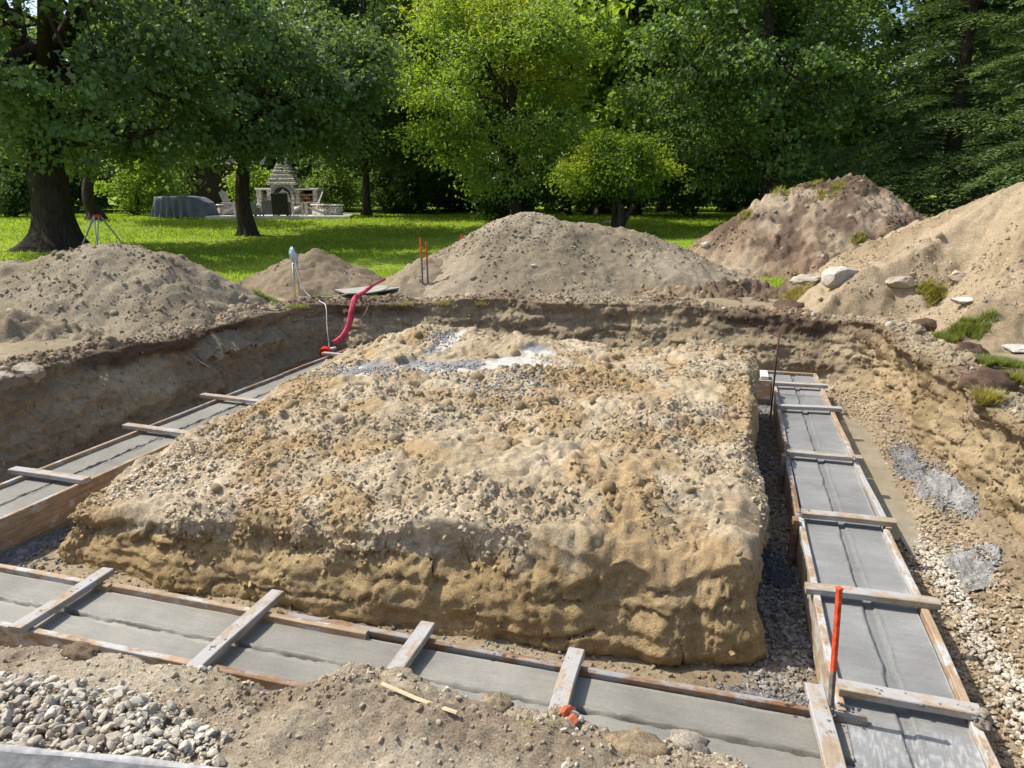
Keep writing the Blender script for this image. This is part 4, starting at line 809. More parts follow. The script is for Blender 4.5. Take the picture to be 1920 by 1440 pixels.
def tuft(cx, cy, cz, n, rad, hgt, label, seed, cA, cB, lean=.45, name='grass_tuft', parent=None, wd=.006, nz=None):
    r = np.random.default_rng(seed); a = r.uniform(0, 2*np.pi, n); q = r.random(n)**.6*rad*(.62+.55*vn(np.cos(a)*1.7, np.sin(a)*1.7, s=seed)+.25*vn(np.cos(a)*4, np.sin(a)*4, s=seed)); x = cx+q*np.cos(a); y = cy+q*np.sin(a)*.8; z = np.full(n, cz)+.05*rad*np.cos(q/rad*1.5) if nz is None else nz(x, y)
    B = np.stack([x, y, z-.01], 1); h = hgt*r.uniform(.5, 1.1, n); da = r.uniform(0, 2*np.pi, n); le = h*lean*r.uniform(.2, 1.2, n); d = np.stack([np.cos(da)*le, np.sin(da)*le, h], 1)
    s = np.stack([-np.sin(da), np.cos(da), 0*da], 1)*wd; mid = B+d*.5+np.array([0, 0, 1])*h[:, None]*.1
    V = np.stack([B-s, B+s, mid+s*.7, B+d, mid-s*.7], 1).reshape(-1, 3); F = np.concatenate([np.arange(n)[:, None]*5+np.array([[0, 1, 2, 3]]), np.arange(n)[:, None]*5+np.array([[0, 3, 3, 4]])])[:n]
    F3 = np.concatenate([np.arange(n)[:, None]*5+np.array([t]) for t in ((0, 1, 2), (0, 2, 4), (4, 2, 3))])
    c = mixc(cA, cB, r.random(n)); c = mixc(c, (.38, .31, .17), (r.random(n) < .22)*.9); o = mk(name, V, F3, M['grass'], parent, np.repeat(c, 5, 0), False)
    if label: tag(o, label, 'grass', 'tufts of grass around the pit')
    return o
GREEN = ((.10, .16, .04), (.22, .28, .09)); DRY = ((.22, .2, .08), (.4, .34, .19))
def sod(u, v, D, rad, label, seed, c=GREEN, n=900, hgt=.10, lean=1.0, wd=.0035):
    p = HIT(u, v) if D > 3 else PZ(u, v, .03); return tuft(p[0], p[1], p[2], n, rad, hgt, label, seed, *c, lean=lean, wd=wd, nz=(lambda x, y: surf(x, y)+.02) if D > 3 else (lambda x, y: near_h(x, y)))
sod(1805, 622, 8.9, .34, 'bright green grass patch on the right rim below the dirt pile', 401, n=4000, hgt=.09)
sod(1745, 560, 10.2, .28, 'rounded yellow-green grass clump beside the white stone on the right rim', 402, ((.18, .2, .04), (.34, .31, .1)), n=1700, hgt=.09)
sod(1865, 690, 7.9, .40, 'long green grass patch above the torn sod on the right rim', 403, n=5000, hgt=.08)
sod(1905, 720, 7.2, .22, 'green and straw grass at the right frame edge on the rim', 404, ((.16, .23, .05), (.34, .3, .13)), n=2400)
sod(1490, 563, 11.0, .30, 'straw-coloured sod clump overhanging the far bank near the right corner', 405, DRY, n=1800, hgt=.12, lean=1.1)
sod(520, 573, 11.6, .45, 'thin green grass around the foot of the silver-bagged post', 406, n=2200, hgt=.06)
sod(690, 566, 11.5, .32, 'grass fringe beside the red hose at the pit edge', 407, n=1600, hgt=.08)
sod(600, 560, 11.8, .30, 'grass fringe under the grey cable at the pit corner', 408, n=1400, hgt=.06)
sod(1020, 1385, 1.9, .10, 'sparse green weeds among stones on the near bank', 409, ((.10, .16, .04), (.18, .22, .09)), n=70, hgt=.035, wd=.0016)
sod(1850, 760, 6.9, .14, 'straw grass hanging over the edge of the right bank', 410, ((.22, .22, .06), (.4, .34, .15)), n=1400, hgt=.12, lean=1.2)
# torn sod lumps on the right rim
for k, (u, v, D, s_, lb) in enumerate(((1815, 668, 'hit', .17, 'upper dark brown torn sod lump on the right rim'), (1850, 728, 'hit', .18, 'lower dark brown torn sod lump hanging on the right bank'), (1480, 585, 10.75, .22, 'dark root mat under the overhanging sod of the far bank'), (1735, 612, 'hit', .13, 'small brown sod lump left of the bright green patch'))):
    boulder(u, v, s_, lb, 420+k, (.15, .10, .07), D=D, sc=(1.1, .9, .8), mat='soil', nm='sod_lump', cat='sod', kind='clod', sink=.5)
for k, (u, v, D, rd, hg) in enumerate(((1345, 455, 15.3, .35, .2), (1400, 385, 16.6, .3, .12), (1460, 360, 16.9, .35, .12), (1530, 332, 17, .3, .1), (1545, 362, 16.4, .22, .1), (1610, 442, 15.2, .22, .10), (1570, 345, 16.7, .3, .1))):
    p = PD(u, v, D); zt = lambda x, y: top_h(x, y)
    tuft(p[0], p[1], 0, 420, rd, hg, None, 440+k, (.16, .2, .05), (.38, .35, .16), lean=.9, parent=TOPS, wd=.006, nz=zt)

# ------------------------------------------------------------------ stakes, posts, hose, tripod
ps = PZ(1568, 1335, Z_FORM); ST = empty('orange_stake', (ps[0]-.012, ps[1]+.005, Z_FLOOR)); tag(ST, 'wooden stake with a bright orange painted top at the right corner of the footing', 'stake')
_b = np.array(ST.location); _t = PD(1574, 1102, fwd(_b[0], _b[1])-.01); H = float(_t[2]-_b[2]); zb = H*.56; ST.rotation_euler = Vector(_t-_b).to_track_quat('Z', 'Y').to_euler()
mb = MB(); mb.box((0, 0, zb/2), (.023, .017, zb), bev=.002); mb.build('shaft', M['stakewood'], ST)
mb = MB(); mb.box((0, 0, (zb+H)/2), (.0232, .0172, H-zb), bev=.002); _pt = mb.build('painted_top', M['orange'], ST)
mb = MB(); mb.box((0, 0, H), (.028, .022, .008), bev=.002); mb.build('mushroomed_head', M['orange'], _pt)

pr_ = PZ(1452, 770, Z_FORM); o = MB().tube([(0, 0, -.28), (.005, 0, .3), (.015, .0, .68)], .011, 8).build('steel_rod', M['rust'], None, True); o.location = (.575, 8.75, Z_FORM); tag(o, 'thin rusty steel rod standing at the far end of the right footing', 'rod')
def lath(u0, v0, u1, v1, D, label, frac=.5, w=.035):
    p0, p1 = PD(u0, v0, D), PD(u1, v1, D); E_ = empty('survey_stake', p0); v = p1-p0; tag(E_, label, 'stake', 'orange-topped stakes by the far bank')
    MB().tube([(0, 0, -.3), tuple(v*(1-frac))], w/2, 6).build('shaft', M['stakewood'], E_); MB().tube([tuple(v*(1-frac)), tuple(v)], w/2, 6).build('painted_top', M['orange'], E_); return E_
lath(792, 515, 788, 446, 12.6, 'left and taller of two thin orange-topped stakes at the far bank', .55)
lath(802, 517, 799, 453, 12.6, 'right and shorter of two thin orange-topped stakes at the far bank', .62, .032)
pf = PD(863, 446, 20); FL = empty('marker_flag', (pf[0], pf[1], float(ground_z(pf[0], pf[1])))); tag(FL, 'tiny orange marker flag standing in the far lawn', 'flag')
MB().tube([(0, 0, 0), (0, 0, .5)], .006, 5).build('wire', M['steel'], FL); MB().add([(0, 0, .42), (.13, .03, .40), (.12, -.02, .55), (0, 0, .58)], [(0, 1, 2, 3)]).build('flag_cloth', M['orange'], FL)
# post with silver bag and cables
DP = 11.75; pb_ = PD(552, 556, DP); pt = PD(549, 486, DP); PO = empty('utility_post', pb_); tag(PO, 'metal post topped with a silver bag, cables hanging from it', 'post')
MB().tube([(0, 0, -.2), tuple(pt-pb_)], .018, 10).build('pole', M['steel'], PO, True)
MB().tube([(.09, .02, -.1), (.085, .0, .55)], .013, 8).build('conduit', M['steel'], PO, True)
q = pt-pb_
V = []; n_, m_ = 14, 16
for i in range(n_):
    t = i/(n_-1); rd = np.interp(t, [0, .12, .3, .6, .85, 1], [.05, .032, .055, .05, .032, .01])
    for k in range(m_):
        a = 2*np.pi*k/m_; w_ = rd*(1+.22*math.sin(3*a+4*t)+.14*math.sin(7*a-9*t)); V.append((q[0]+.03+w_*math.cos(a)*1.15-.03*t, q[1]+w_*math.sin(a), q[2]-.06+.26*t))
mk('bag', np.array(V), np.array([(i*m_+k, i*m_+(k+1) % m_, (i+1)*m_+(k+1) % m_, (i+1)*m_+k) for i in range(n_-1) for k in range(m_)]), M['foil'], PO)
def cable(pts, rad, mat, label, name='cable', n=60, cat='cable'):
    o = MB().tube(spline(pts, n), rad, 6).build(name, M[mat], None, True); tag(o, label, cat); return o
cable([PD(551, 500, DP-.05), PD(556, 520, DP-.08), PD(553, 545, DP-.1), PD(550, 557, DP-.1)], .007, 'yellow', 'yellow cable looping down the silver-bagged post')
cable([PD(553, 484, DP-.05), PD(560, 520, DP-.1), PD(572, 546, DP-.15), PD(585, 558, DP-.25), PD(602, 566, 11.2), PD(611, 575, 10.95), PD(613, 610, 10.8), PD(616, 640, 10.7), PD(618, 656, 10.65)], .007, 'white', 'white cable running from the bagged post down into the pit corner')
cable([PD(560, 557, 11.6), PD(590, 556, 11.7), PD(620, 556, 11.6), PD(650, 552, 12.2)], .008, 'white', 'thin pale cable lying on the grass to the plywood sheet')
# red lay-flat hose
hp_ = spline([PD(722, 523, 12.7), PD(706, 532, 12.2), PD(690, 542, 11.8), PD(674, 553, 11.35), PD(665, 560, 11.1), PD(660, 580, 10.95), PD(657, 598, 10.9), PD(652, 615, 10.85), PD(643, 630, 10.8), PD(634, 638, 10.75), PD(625, 643, 10.7)], 70)
wv = np.interp(np.linspace(0, 1, 70), [0, .25, .45, .6, 1], [.025, .03, .042, .046, .036]); V = []
tg = np.gradient(hp_, axis=0); tg /= np.linalg.norm(tg, axis=1)[:, None]; vw = np.array([-_s, _c, 0.]); sd_ = np.cross(tg, vw); sd_ /= np.linalg.norm(sd_, axis=1)[:, None]
tw_ = np.interp(np.linspace(0, 1, 70), [0, .12, .25, .35, 1], [0, 1.0, -.3, .2, 0]); nn_ = np.cross(sd_, tg); sd_ = sd_*np.cos(tw_)[:, None]+nn_*np.sin(tw_)[:, None]; nn_ = np.cross(sd_, tg)
for i in range(70):
    for (c, h) in ((-1, 0), (-.5, .012), (0, .006), (.5, .014), (1, 0), (.5, -.01), (0, -.012), (-.5, -.01)): V.append(hp_[i]+sd_[i]*c*wv[i]+nn_[i]*h)
tag(mk('red_hose', np.array(V), np.array([(i*8+k, i*8+(k+1) % 8, (i+1)*8+(k+1) % 8, (i+1)*8+k) for i in range(69) for k in range(8)]), M['redhose']), 'flat red discharge hose draped over the far bank into the pit', 'hose')
pc = PD(612, 660, 10.6); PU = empty('pipe_cap', pc); tag(PU, 'red round pipe end with white collar at the far left corner of the footing', 'pipe'); PU.rotation_euler = (0, 0, YAW)
MB().tube([(-.02, -.02, -.02), (-.02, .06, .0)], [.085, .085], 20).build('red_disc', M['redcap'], PU); MB().tube([(-.02, -.027, -.02), (-.02, -.021, -.02)], [.055, .055], 16).build('disc_face', M['redcap'], PU)
MB().tube([(.04, .06, .03), (.10, .06, .045), (.13, .06, .05)], .022, 10).build('pipe', M['white'], PU, True)
pl = [PD(u, v, D) for u, v, D in ((628, 545, 12.6), (650, 552, 12.05), (690, 551, 12.05), (752, 541, 12.5), (735, 535, 13.0), (680, 540, 12.9))]
n_ = len(pl); V = [tuple(p+np.array([0, 0, .02])) for p in pl]+[tuple(p-np.array([0, 0, .0])) for p in pl]
tag(MB().add(V, [tuple(range(n_))[::-1], tuple(range(n_, 2*n_))]+[(i, (i+1) % n_, n_+(i+1) % n_, n_+i) for i in range(n_)]).build('plywood_sheet', M['ply']), 'thin grey plywood sheet lying on the ground behind the red hose', 'plywood')
pw_ = PD(1463, 690, 10.2); o = MB().box((0, 0, 0), (.16, .02, .17)).build('board_square', M['white']); o.location = pw_; o.rotation_euler = (-.25, .75, .15); tag(o, 'small square white board propped at the far right corner of the pit', 'board')
# surveying tripod behind the left pile
TR = empty('survey_tripod', PD(182, 404, 18.5)); zt_ = float(TR.location.z)-float(ground_z(TR.location.x, TR.location.y)); tag(TR, 'surveying tripod with grey legs and orange head behind the left dirt pile', 'tripod'); TR.rotation_euler = (0, 0, YAW)
MB().tube([(0, 0, -.05), (0, 0, .0), (0, 0, .02)], [.10, .11, .06], 14).build('head', M['orange'], TR)
for k, (x1, y1) in enumerate(((-.60, -.15), (.16, -.55), (.55, .5))):
    lg_ = []
    for s_ in (-1, 1):
        t_ = np.array([x1, y1, 0.])/math.hypot(x1, y1); sd2 = np.array([-t_[1], t_[0], 0])*.05*s_; a_ = t_*.08+sd2+np.array([0, 0, -.03]); b_ = np.array([x1, y1, -zt_])
        lg_.append((a_, a_+(b_-a_)*.62+(-sd2*.35)))
    e_ = a_*0+t_*.08+np.array([0, 0, -.03]); lo_ = MB().tube([e_+(b_-e_)*.5, b_], [.018, .014], 6).build('leg', M['steel'], TR)
    for g0, g1 in lg_: MB().tube([g0, g1], .014, 6).build('leg_rail', M['steel'], lo_)

# roots torn from the banks
for k, (pts, lb) in enumerate(((((305, 648, 8.9), (335, 655, 8.6), (365, 672, 8.45), (395, 690, 8.4)), 'thin pale root curling out of the middle of the left bank'), (((100, 690, 7.6), (130, 706, 7.4), (160, 718, 7.35), (175, 722, 7.3)), 'thin root on the left bank rim near the rocks'), (((640, 590, 11.3), (600, 598, 10.9), (570, 600, 10.8), (540, 606, 10.75)), 'long thin root across the bank left of the white cable'), (((692, 570, 11.2), (684, 588, 11.0), (672, 602, 10.95), (660, 606, 10.9)), 'brown root beside the red hose'))):
    cable([PD(*p) for p in pts], .007, 'stakewood', lb, 'root', 30, 'root')
for k, (u, v) in enumerate(((760, 566), (830, 563), (905, 560), (985, 560), (1060, 562), (1130, 566), (1210, 570), (1290, 578))):
    p = PD(u, v, 11.2+.02*k); tuft(p[0], p[1], float(surf(p[0], p[1])[0]), 160, .22, .07, 'dry grass fringe on the far rim, %s from the red hose' % ('first', 'second', 'third', 'fourth', 'fifth', 'sixth', 'seventh', 'eighth')[k], 460+k, (.16, .15, .07), (.32, .27, .15), lean=1.3, wd=.003)

# ------------------------------------------------------------------ patio with fireplace and furniture
DF = 36.; SC = DF/FPX
def px(u, v, D=DF): return PD(u, v, D)
zp = float(px(520, 404)[2])
pp = [px(u, 404, D) for u, D in ((385, 33.6), (655, 33.6), (665, 38), (400, 39))]; pc_ = np.mean(pp, 0); PAT = empty('stone_patio', (pc_[0], pc_[1], zp)); tag(PAT, 'pale stone patio at the top of the lawn around the fireplace', 'patio')
V = [tuple(np.array([p[0], p[1], zp+.03])-np.array(PAT.location)) for p in pp]+[tuple(np.array([p[0], p[1], zp-.4])-np.array(PAT.location)) for p in pp]
MB().add(V, [(0, 1, 2, 3), (0, 4, 5, 1), (1, 5, 6, 2), (2, 6, 7, 3), (3, 7, 4, 0)]).build('paving', M['patio'], PAT)
def loc(u, D): p = px(u, 404, D); return (p[0], p[1], zp+.03)
FP = empty('outdoor_fireplace', loc(533, 36.5), YAW); FP.scale = (1.1, 1.1, 1.12); tag(FP, 'stone outdoor fireplace with tapered chimney and firewood niches', 'fireplace')
FBX = MB().box((0, .35, .62), (1.0, .8, 1.24), bev=.03).build('firebox', M['ledge'], FP)
mb = MB()
for (z0, w0, h0) in ((1.24, 1.30, .12), (1.36, 1.14, .16), (1.52, .98, .16), (1.68, .82, .16), (1.84, .66, .14), (1.98, .54, .13), (2.11, .46, .12)): mb.box((0, .35, z0+h0/2), (w0, w0*.75, h0-.002), bev=.035)
CHM = mb.build('chimney', M['ledge'], FP)
mb = MB()
for s_ in (-1, 1): mb.box((s_*.16, .35, 2.30), (.09, .3, .16), rz=.2*s_, bev=.02)
mb.box((0, .35, 2.40), (.48, .36, .05), bev=.01); mb.build('chimney_cap', M['ledge'], CHM)
arc = [(-.36, 0), (-.36, .72)]+[(-.36*math.cos(a), .72+.30*math.sin(a)) for a in np.linspace(0, math.pi, 13)[1:-1]]+[(.36, .72), (.36, 0)]
V = [(x_, -.07, z_+.12) for x_, z_ in arc]+[(x_, -.02, z_+.12) for x_, z_ in arc]; n_ = len(arc)
MB().add(V, [tuple(range(n_))]+[(i, (i+1) % n_, n_+(i+1) % n_, n_+i) for i in range(n_)]).build('fire_opening', M['soot'], FBX)
mb = MB()
for a in np.linspace(0, math.pi, 11): mb.box((-.43*math.cos(a), -.06, .84+.37*math.sin(a)), (.09, .10, .13), ry=-(math.pi/2-a), bev=.012)
mb.build('arch_stones', M['gwicker'], FBX)
for s_, w_ in ((-1, .66), (1, 1.0)):
    x_ = s_*(.5+w_/2)
    MB().box((x_, .40, .10), (w_, .7, .2), bev=.02).build('wing_base', M['ledge'], FP)
    for e_ in (-1, 1): MB().box((x_+e_*(w_/2-.11), .40, .61), (.21, .7, .82), bev=.02).build('wing_pier', M['ledge'], FP)
    NB_ = MB().box((x_, .72, .61), (w_-.40, .06, .82)).build('wood_niche', M['soot'], FP)
    MB().box((x_, .40, 1.06), (w_+.08, .80, .08), bev=.02).build('mantel', M['cap'], FP)
    rr2 = random.Random(5+s_)
    for k in range(26 if s_ > 0 else 14):
        nc_ = 5 if s_ > 0 else 3; cx_ = x_-(w_-.5)/2+(k % nc_)*(w_-.5)/(nc_-1)*.98+rr2.uniform(-.02, .02); cz_ = .27+(k//nc_)*.135+rr2.uniform(-.02, .02)
        if cz_ < .98: MB().tube([(cx_, .12+rr2.uniform(0, .08), cz_), (cx_, .6, cz_)], rr2.uniform(.05, .07), 7).build('log', M['log'], NB_)
def seat_wall(u0, D0, u1, D1, h, label):
    a, b = np.array(loc(u0, D0)), np.array(loc(u1, D1)); c = (a+b)/2; L = np.linalg.norm(b-a); ang = math.atan2(b[1]-a[1], b[0]-a[0]); E_ = empty('seat_wall', c, ang); tag(E_, label, 'wall', 'stone seat walls of the patio')
    MB().box((0, 0, h/2-.05), (L, .40, h-.1), bev=.02).build('stone_body', M['ledge'], E_); MB().box((0, 0, h-.035), (L+.1, .5, .07), bev=.02).build('cap_stone', M['cap'], E_)
seat_wall(411, 35.2, 495, 36.4, .50, 'low stone seat wall left of the fireplace, behind the tree trunk')
seat_wall(592, 36.2, 637, 34.9, .50, 'low stone seat wall right of the fireplace ending in a square pier')
def adirondack(u, D, rz, label):
    E_ = empty('adirondack_chair', loc(u, D), rz); tag(E_, label, 'chair', 'pale wooden patio chairs'); m = M['chair']
    for k in range(5): MB().box((-.22+.11*k, .28+.02, .66+.03*(2-abs(k-2))), (.095, .022, .80+.06*(2-abs(k-2))), rx=-.42, bev=.008).build('back_slat', m, E_)
    for k in range(4): MB().box((0, -.22+.12*k, .37-.035*k), (.54, .10, .022), rx=-.25).build('seat_slat', m, E_)
    for s_ in (-1, 1):
        MB().box((s_*.32, -.05, .56), (.13, .72, .025), bev=.008).build('armrest', m, E_)
        MB().box((s_*.30, -.32, .275), (.03, .10, .55)).build('leg', m, E_)
        MB().box((s_*.27, .18, .20), (.03, 1.0, .10), rx=-.38).build('leg', m, E_)
    return E_
adirondack(437, 34.9, YAW+1.3, 'pale wooden patio chair seen side-on left of the tree trunk')
adirondack(588, 35.0, YAW-1.25, 'pale wooden patio chair seen side-on right of the fireplace')
adirondack(549, 34.9, YAW+2.6, 'pale wooden patio chair just right of the dark wicker chair')
def wicker(u, D, rz, w, h, mat, label, arms=True):
    E_ = empty('wicker_chair', loc(u, D), rz); tag(E_, label, 'chair'); m = M[mat]
    MB().box((0, 0, .22), (w, .62, .34), bev=.03).build('seat_base', m, E_); MB().box((0, -.02, .42), (w-.16, .55, .08), bev=.03).build('cushion', M['gwicker'], E_)
    MB().box((0, -.31, .28+h/2-.2), (w, .09, h-.1), rx=.10, bev=.04).build('backrest', m, E_)
    if arms:
        for s_ in (-1, 1): MB().box((s_*(w/2-.04), .05, .5), (.08, .6, .22), bev=.02).build('armrest', m, E_)
    for sx in (-1, 1):
        for sy in (-1, 1): MB().box((sx*(w/2-.05), sy*.26, .03), (.05, .05, .06)).build('leg', M['soot'], E_)
wicker(529, 33.9, YAW+.1, .72, .98, 'wicker', 'tall dark wicker patio chair with its back to the lawn')
wicker(504, 34.3, YAW+.3, .56, .66, 'gwicker', 'low grey wicker seat left of the dark wicker chair')
wicker(479, 33.8, YAW, .34, .58, 'gwicker', 'small grey patio seat just right of the tree trunk', False)
# covered furniture
CV = empty('covered_furniture', (*px(349, 404, 34.6)[:2], zp-.02), YAW); tag(CV, 'grey fabric cover draped over patio furniture on the lawn edge', 'furniture cover')
n_, m_ = 70, 44; U, Vv = np.meshgrid(np.linspace(-1, 1, n_), np.linspace(-1, 1, m_), indexing='ij')
rr3 = np.maximum(np.abs(U)**5+np.abs(Vv)**5, 1e-9)**.2; topm = 1-sst(rr3, .70, .74); k_ = np.clip((rr3-.72)/.28, 0, 1)
sc_ = np.where(rr3 > .72, .72/rr3, 1.); x_ = U*sc_*1.70; y_ = Vv*sc_*.8; ang_ = np.arctan2(y_*2.2, x_)
swag = .9*np.abs(np.sin(ang_*2.0+.6))+.0; fold = .08*np.sin(ang_*26+3*np.sin(ang_*3))*k_+.03*np.sin(ang_*11+k_*6)*k_
ht = np.interp(x_, [-1.4, -1.3, .3, .7, 1.4], [.86, .93, .96, .92, .55])
z_ = ht*(1-k_**.95)+.02*np.sin(x_*9)*topm*.6+.03*np.sin(k_*13+ang_*5)*k_*(1-k_)*3
x_ = x_*(1+.12*k_)+np.cos(ang_)*fold; y_ = y_*(1+.16*k_)+np.sin(ang_)*fold
mk('fabric', np.stack([x_, y_, z_*.95], -1).reshape(-1, 3), grid_faces(n_, m_), M['cover'], CV)
# brown shed wall behind the patio
SHD = empty('garden_shed', (*px(415, 400, 41)[:2], zp), YAW); tag(SHD, 'dark brown shed half hidden in shade behind the patio', 'shed')
for k in range(14): MB().box((0, .0, .09+k*.18), (4.6, .05, .172), rx=.06).build('siding_board', M['shed'], SHD)
MB().box((0, 1.2, 1.25), (4.5, 2.3, 2.5)).build('wall', M['shed'], SHD)
MB().add([(-2.6, -.35, 2.5), (2.6, -.35, 2.5), (2.6, 1.2, 3.6), (-2.6, 1.2, 3.6), (2.6, 2.75, 2.5), (-2.6, 2.75, 2.5), (-2.6, 1.2, 2.5), (2.6, 1.2, 2.5)], [(0, 1, 2, 3), (3, 2, 4, 5), (0, 3, 6), (6, 3, 5), (1, 7, 2), (7, 4, 2)]).build('roof', M['soot'], SHD)

# ------------------------------------------------------------------ trees
def norm(v): return v/(np.linalg.norm(v, axis=-1, keepdims=True)+1e-9)
def leaf_mesh(P, N, D, size, asp, fold=.18):
    n = len(P); N = norm(N); D = norm(D-N*np.sum(D*N, 1, keepdims=True)); Sd = np.cross(N, D); s = size[:, None]
    V = np.empty((n, 4, 3), np.float32); V[:, 0] = P; V[:, 2] = P+D*s; c = P+D*s*.45
    V[:, 1] = c+Sd*s*asp*.5+N*s*fold; V[:, 3] = c-Sd*s*asp*.5+N*s*fold
    i = np.arange(n)[:, None]*4
    return V.reshape(-1, 3), np.concatenate([i+np.array([[0, 1, 2]]), i+np.array([[0, 2, 3]])])
def limb(r, a, b, ra, rb, wob=.12, n=8, droop=0):
    a, b = np.array(a, float), np.array(b, float); t = np.linspace(0, 1, n)[:, None]; L = np.linalg.norm(b-a)
    m = a+(b-a)*.5+r.normal(0, wob*L*.5, 3)+np.array([0, 0, .12*L-droop*L])
    return (1-t)**2*a+2*t*(1-t)*m+t*t*b, np.linspace(ra, rb, n)
def trunk_mesh(pts, rads, n=16, flare=0, seed=0, zb=0):
    V, F = tube(pts, rads, n); V = np.array(V); 
    k = np.repeat(np.arange(len(pts)), n); c = np.array(pts)[k]; d = V-c; ang = np.tile(np.arange(n)*2*np.pi/n, len(pts))
    h = V[:, 2]-zb; f = 1+flare*np.exp(-np.maximum(h, 0)/.35)*(1+.55*np.sin(ang*5+seed)+.3*np.sin(ang*3+seed*2))+.10*np.sin(ang*7+seed)+.06*vn(V[:, 0]*4, V[:, 1]*4, V[:, 2]*1.3, s=seed)
    return list(c+d*f[:, None]), F
def tree(name, u, v, D, trunk_r, fork, crown_c, crown_r, label, leafc, nlobe=55, nclump=12, nleaf=34, lsize=.13, asp=.95, seed=0, flare=.9, limbs=9, lobe_r=1.25, sig=.30, lean=(0, 0), cat='tree', bottom=None, updown=.75, group=None, stems=1, hollow=.45, droop=.25, inner=.5, limb_r=.45, yellow=None):
    r = np.random.default_rng(seed); b = PD(u, v, D); z0 = float(ground_z(b[0], b[1])); b = np.array([b[0], b[1], z0]); E_ = empty(name, b); tag(E_, label, cat, group)
    cc_ = PD(*crown_c, D) if len(crown_c) == 2 else PD(*crown_c); cr = np.array(crown_r, float); crel = cc_-b
    rot = np.array([[_c, -_s, 0], [_s, _c, 0], [0, 0, 1]])
    # sub-lobes near the crown surface
    q = norm(r.normal(size=(nlobe*3, 3))); rad = r.uniform(hollow, .92, len(q))[:, None]; L = (q*rad*cr)@rot.T+crel
    zmin = -9 if bottom is None else bottom-z0
    L = L[L[:, 2] > zmin][:nlobe]; L = L[(L[:, 2]+z0 < 1.6+.26*D) | (r.random(len(L)) < .45)]; lr = lobe_r*r.uniform(.65, 1.25, len(L))
    # woody parts
    mb = MB(); fk = np.array([lean[0]*fork, lean[1]*fork, fork]); tops = []
    for s_ in range(stems):
        o_ = np.array([0, 0, 0.]) if stems == 1 else np.append(r.normal(0, trunk_r*1.6, 2), 0)
        f_ = fk+(0 if stems == 1 else np.append(r.normal(0, .5, 2), 0)); pts = spline([o_+[0, 0, -.25], o_+(f_-o_)*.12, o_+(f_-o_)*.5+np.append(r.normal(0, .06, 2), 0), f_], 14)
        V, F = trunk_mesh(pts, np.linspace(trunk_r*1.06, trunk_r*.82, 14), 18, flare, seed+s_); mb.add(V, F); tops.append(f_)
    mb.build('trunk', M['bark'], E_, True)
    lb = MB(); up = crel+np.array([0, 0, cr[2]*.55]); pts, rd = limb(r, fk-[0, 0, .1], up, trunk_r*.75, trunk_r*.18, .05, 12); lb.tube(pts, rd, 10, False)
    order = np.argsort(-np.linalg.norm(L-crel, axis=1)); heads = []
    for j, i in enumerate(order[:limbs*4:4] if len(order) > limbs*4 else order[:limbs]):
        st = tops[j % stems]+(up-tops[j % stems])*r.uniform(0, .45)-[0, 0, .1]; p_, rd = limb(r, st, L[i], trunk_r*limb_r*r.uniform(.7, 1.1), trunk_r*.08, .14, 10, droop*.3); lb.tube(p_, rd, 8, False); heads.append(p_)
    allp = np.vstack(heads) if heads else np.array([fk])
    for i in range(len(L)):
        d_ = np.linalg.norm(allp-L[i], axis=1); st = allp[np.argmin(d_+.4*(allp[:, 2] > L[i][2]))]
        if np.linalg.norm(st-L[i]) > .25: p_, rd = limb(r, st, L[i], trunk_r*.11, .012, .15, 6); lb.tube(p_, rd, 5, False)
        for _ in range(3):
            p_, rd = limb(r, L[i], L[i]+r.normal(0, .55, 3)*lr[i], .016, .006, .1, 4); lb.tube(p_, rd, 4, False)
    lb.build('limbs', M['bark'], E_, True)
    # leaves: clumps on every lobe
    ci = np.repeat(np.arange(len(L)), nclump); q = norm(r.normal(size=(len(ci), 3))+[0, 0, .25]); C = L[ci]+q*(lr[ci]*r.uniform(.35, 1, len(ci)))[:, None]*[1, 1, .62]
    C = C[C[:, 2] > zmin]; cout = norm(C-crel); li = np.repeat(np.arange(len(C)), nleaf); sg = sig*r.uniform(.6, 1.3, len(C))
    P = C[li]+r.normal(size=(len(li), 3))*sg[li][:, None]*[1, 1, .55]; P[:, 2] -= droop*np.hypot(P[:, 0]-C[li][:, 0], P[:, 1]-C[li][:, 1])
    N = r.normal(size=(len(li), 3))*.75+cout[li]*.35+np.array([0, 0, updown]); Dv = cout[li]*.6+r.normal(size=(len(li), 3))*.8+np.array([0, 0, -.45])
    sz_ = lsize*r.uniform(.65, 1.25, len(li)); V, F = leaf_mesh(P, N, Dv, sz_, asp)
    cv = r.uniform(0, 1, len(C)); c = mixc(leafc[0], leafc[1], np.clip(.55*cv[li]+.45*r.random(len(li)), 0, 1))
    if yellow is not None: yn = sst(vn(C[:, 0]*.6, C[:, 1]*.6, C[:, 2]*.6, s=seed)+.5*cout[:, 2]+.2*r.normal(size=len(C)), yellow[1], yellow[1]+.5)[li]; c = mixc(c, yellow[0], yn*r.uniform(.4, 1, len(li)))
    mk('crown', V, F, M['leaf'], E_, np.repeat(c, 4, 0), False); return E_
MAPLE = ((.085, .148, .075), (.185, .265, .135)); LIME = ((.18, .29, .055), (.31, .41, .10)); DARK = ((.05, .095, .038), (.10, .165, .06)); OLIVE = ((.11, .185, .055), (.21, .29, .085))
GT = 'trees round the lawn'
tree('maple_tree', 108, 468, 22, .56, 3.0, (140, 40), (5.6, 5.0, 5.2), 'big maple with the thickest dark trunk, left edge behind the tripod', MAPLE, 100, 11, 30, .17, seed=501, flare=.75, limbs=12, bottom=1.9, group=GT)
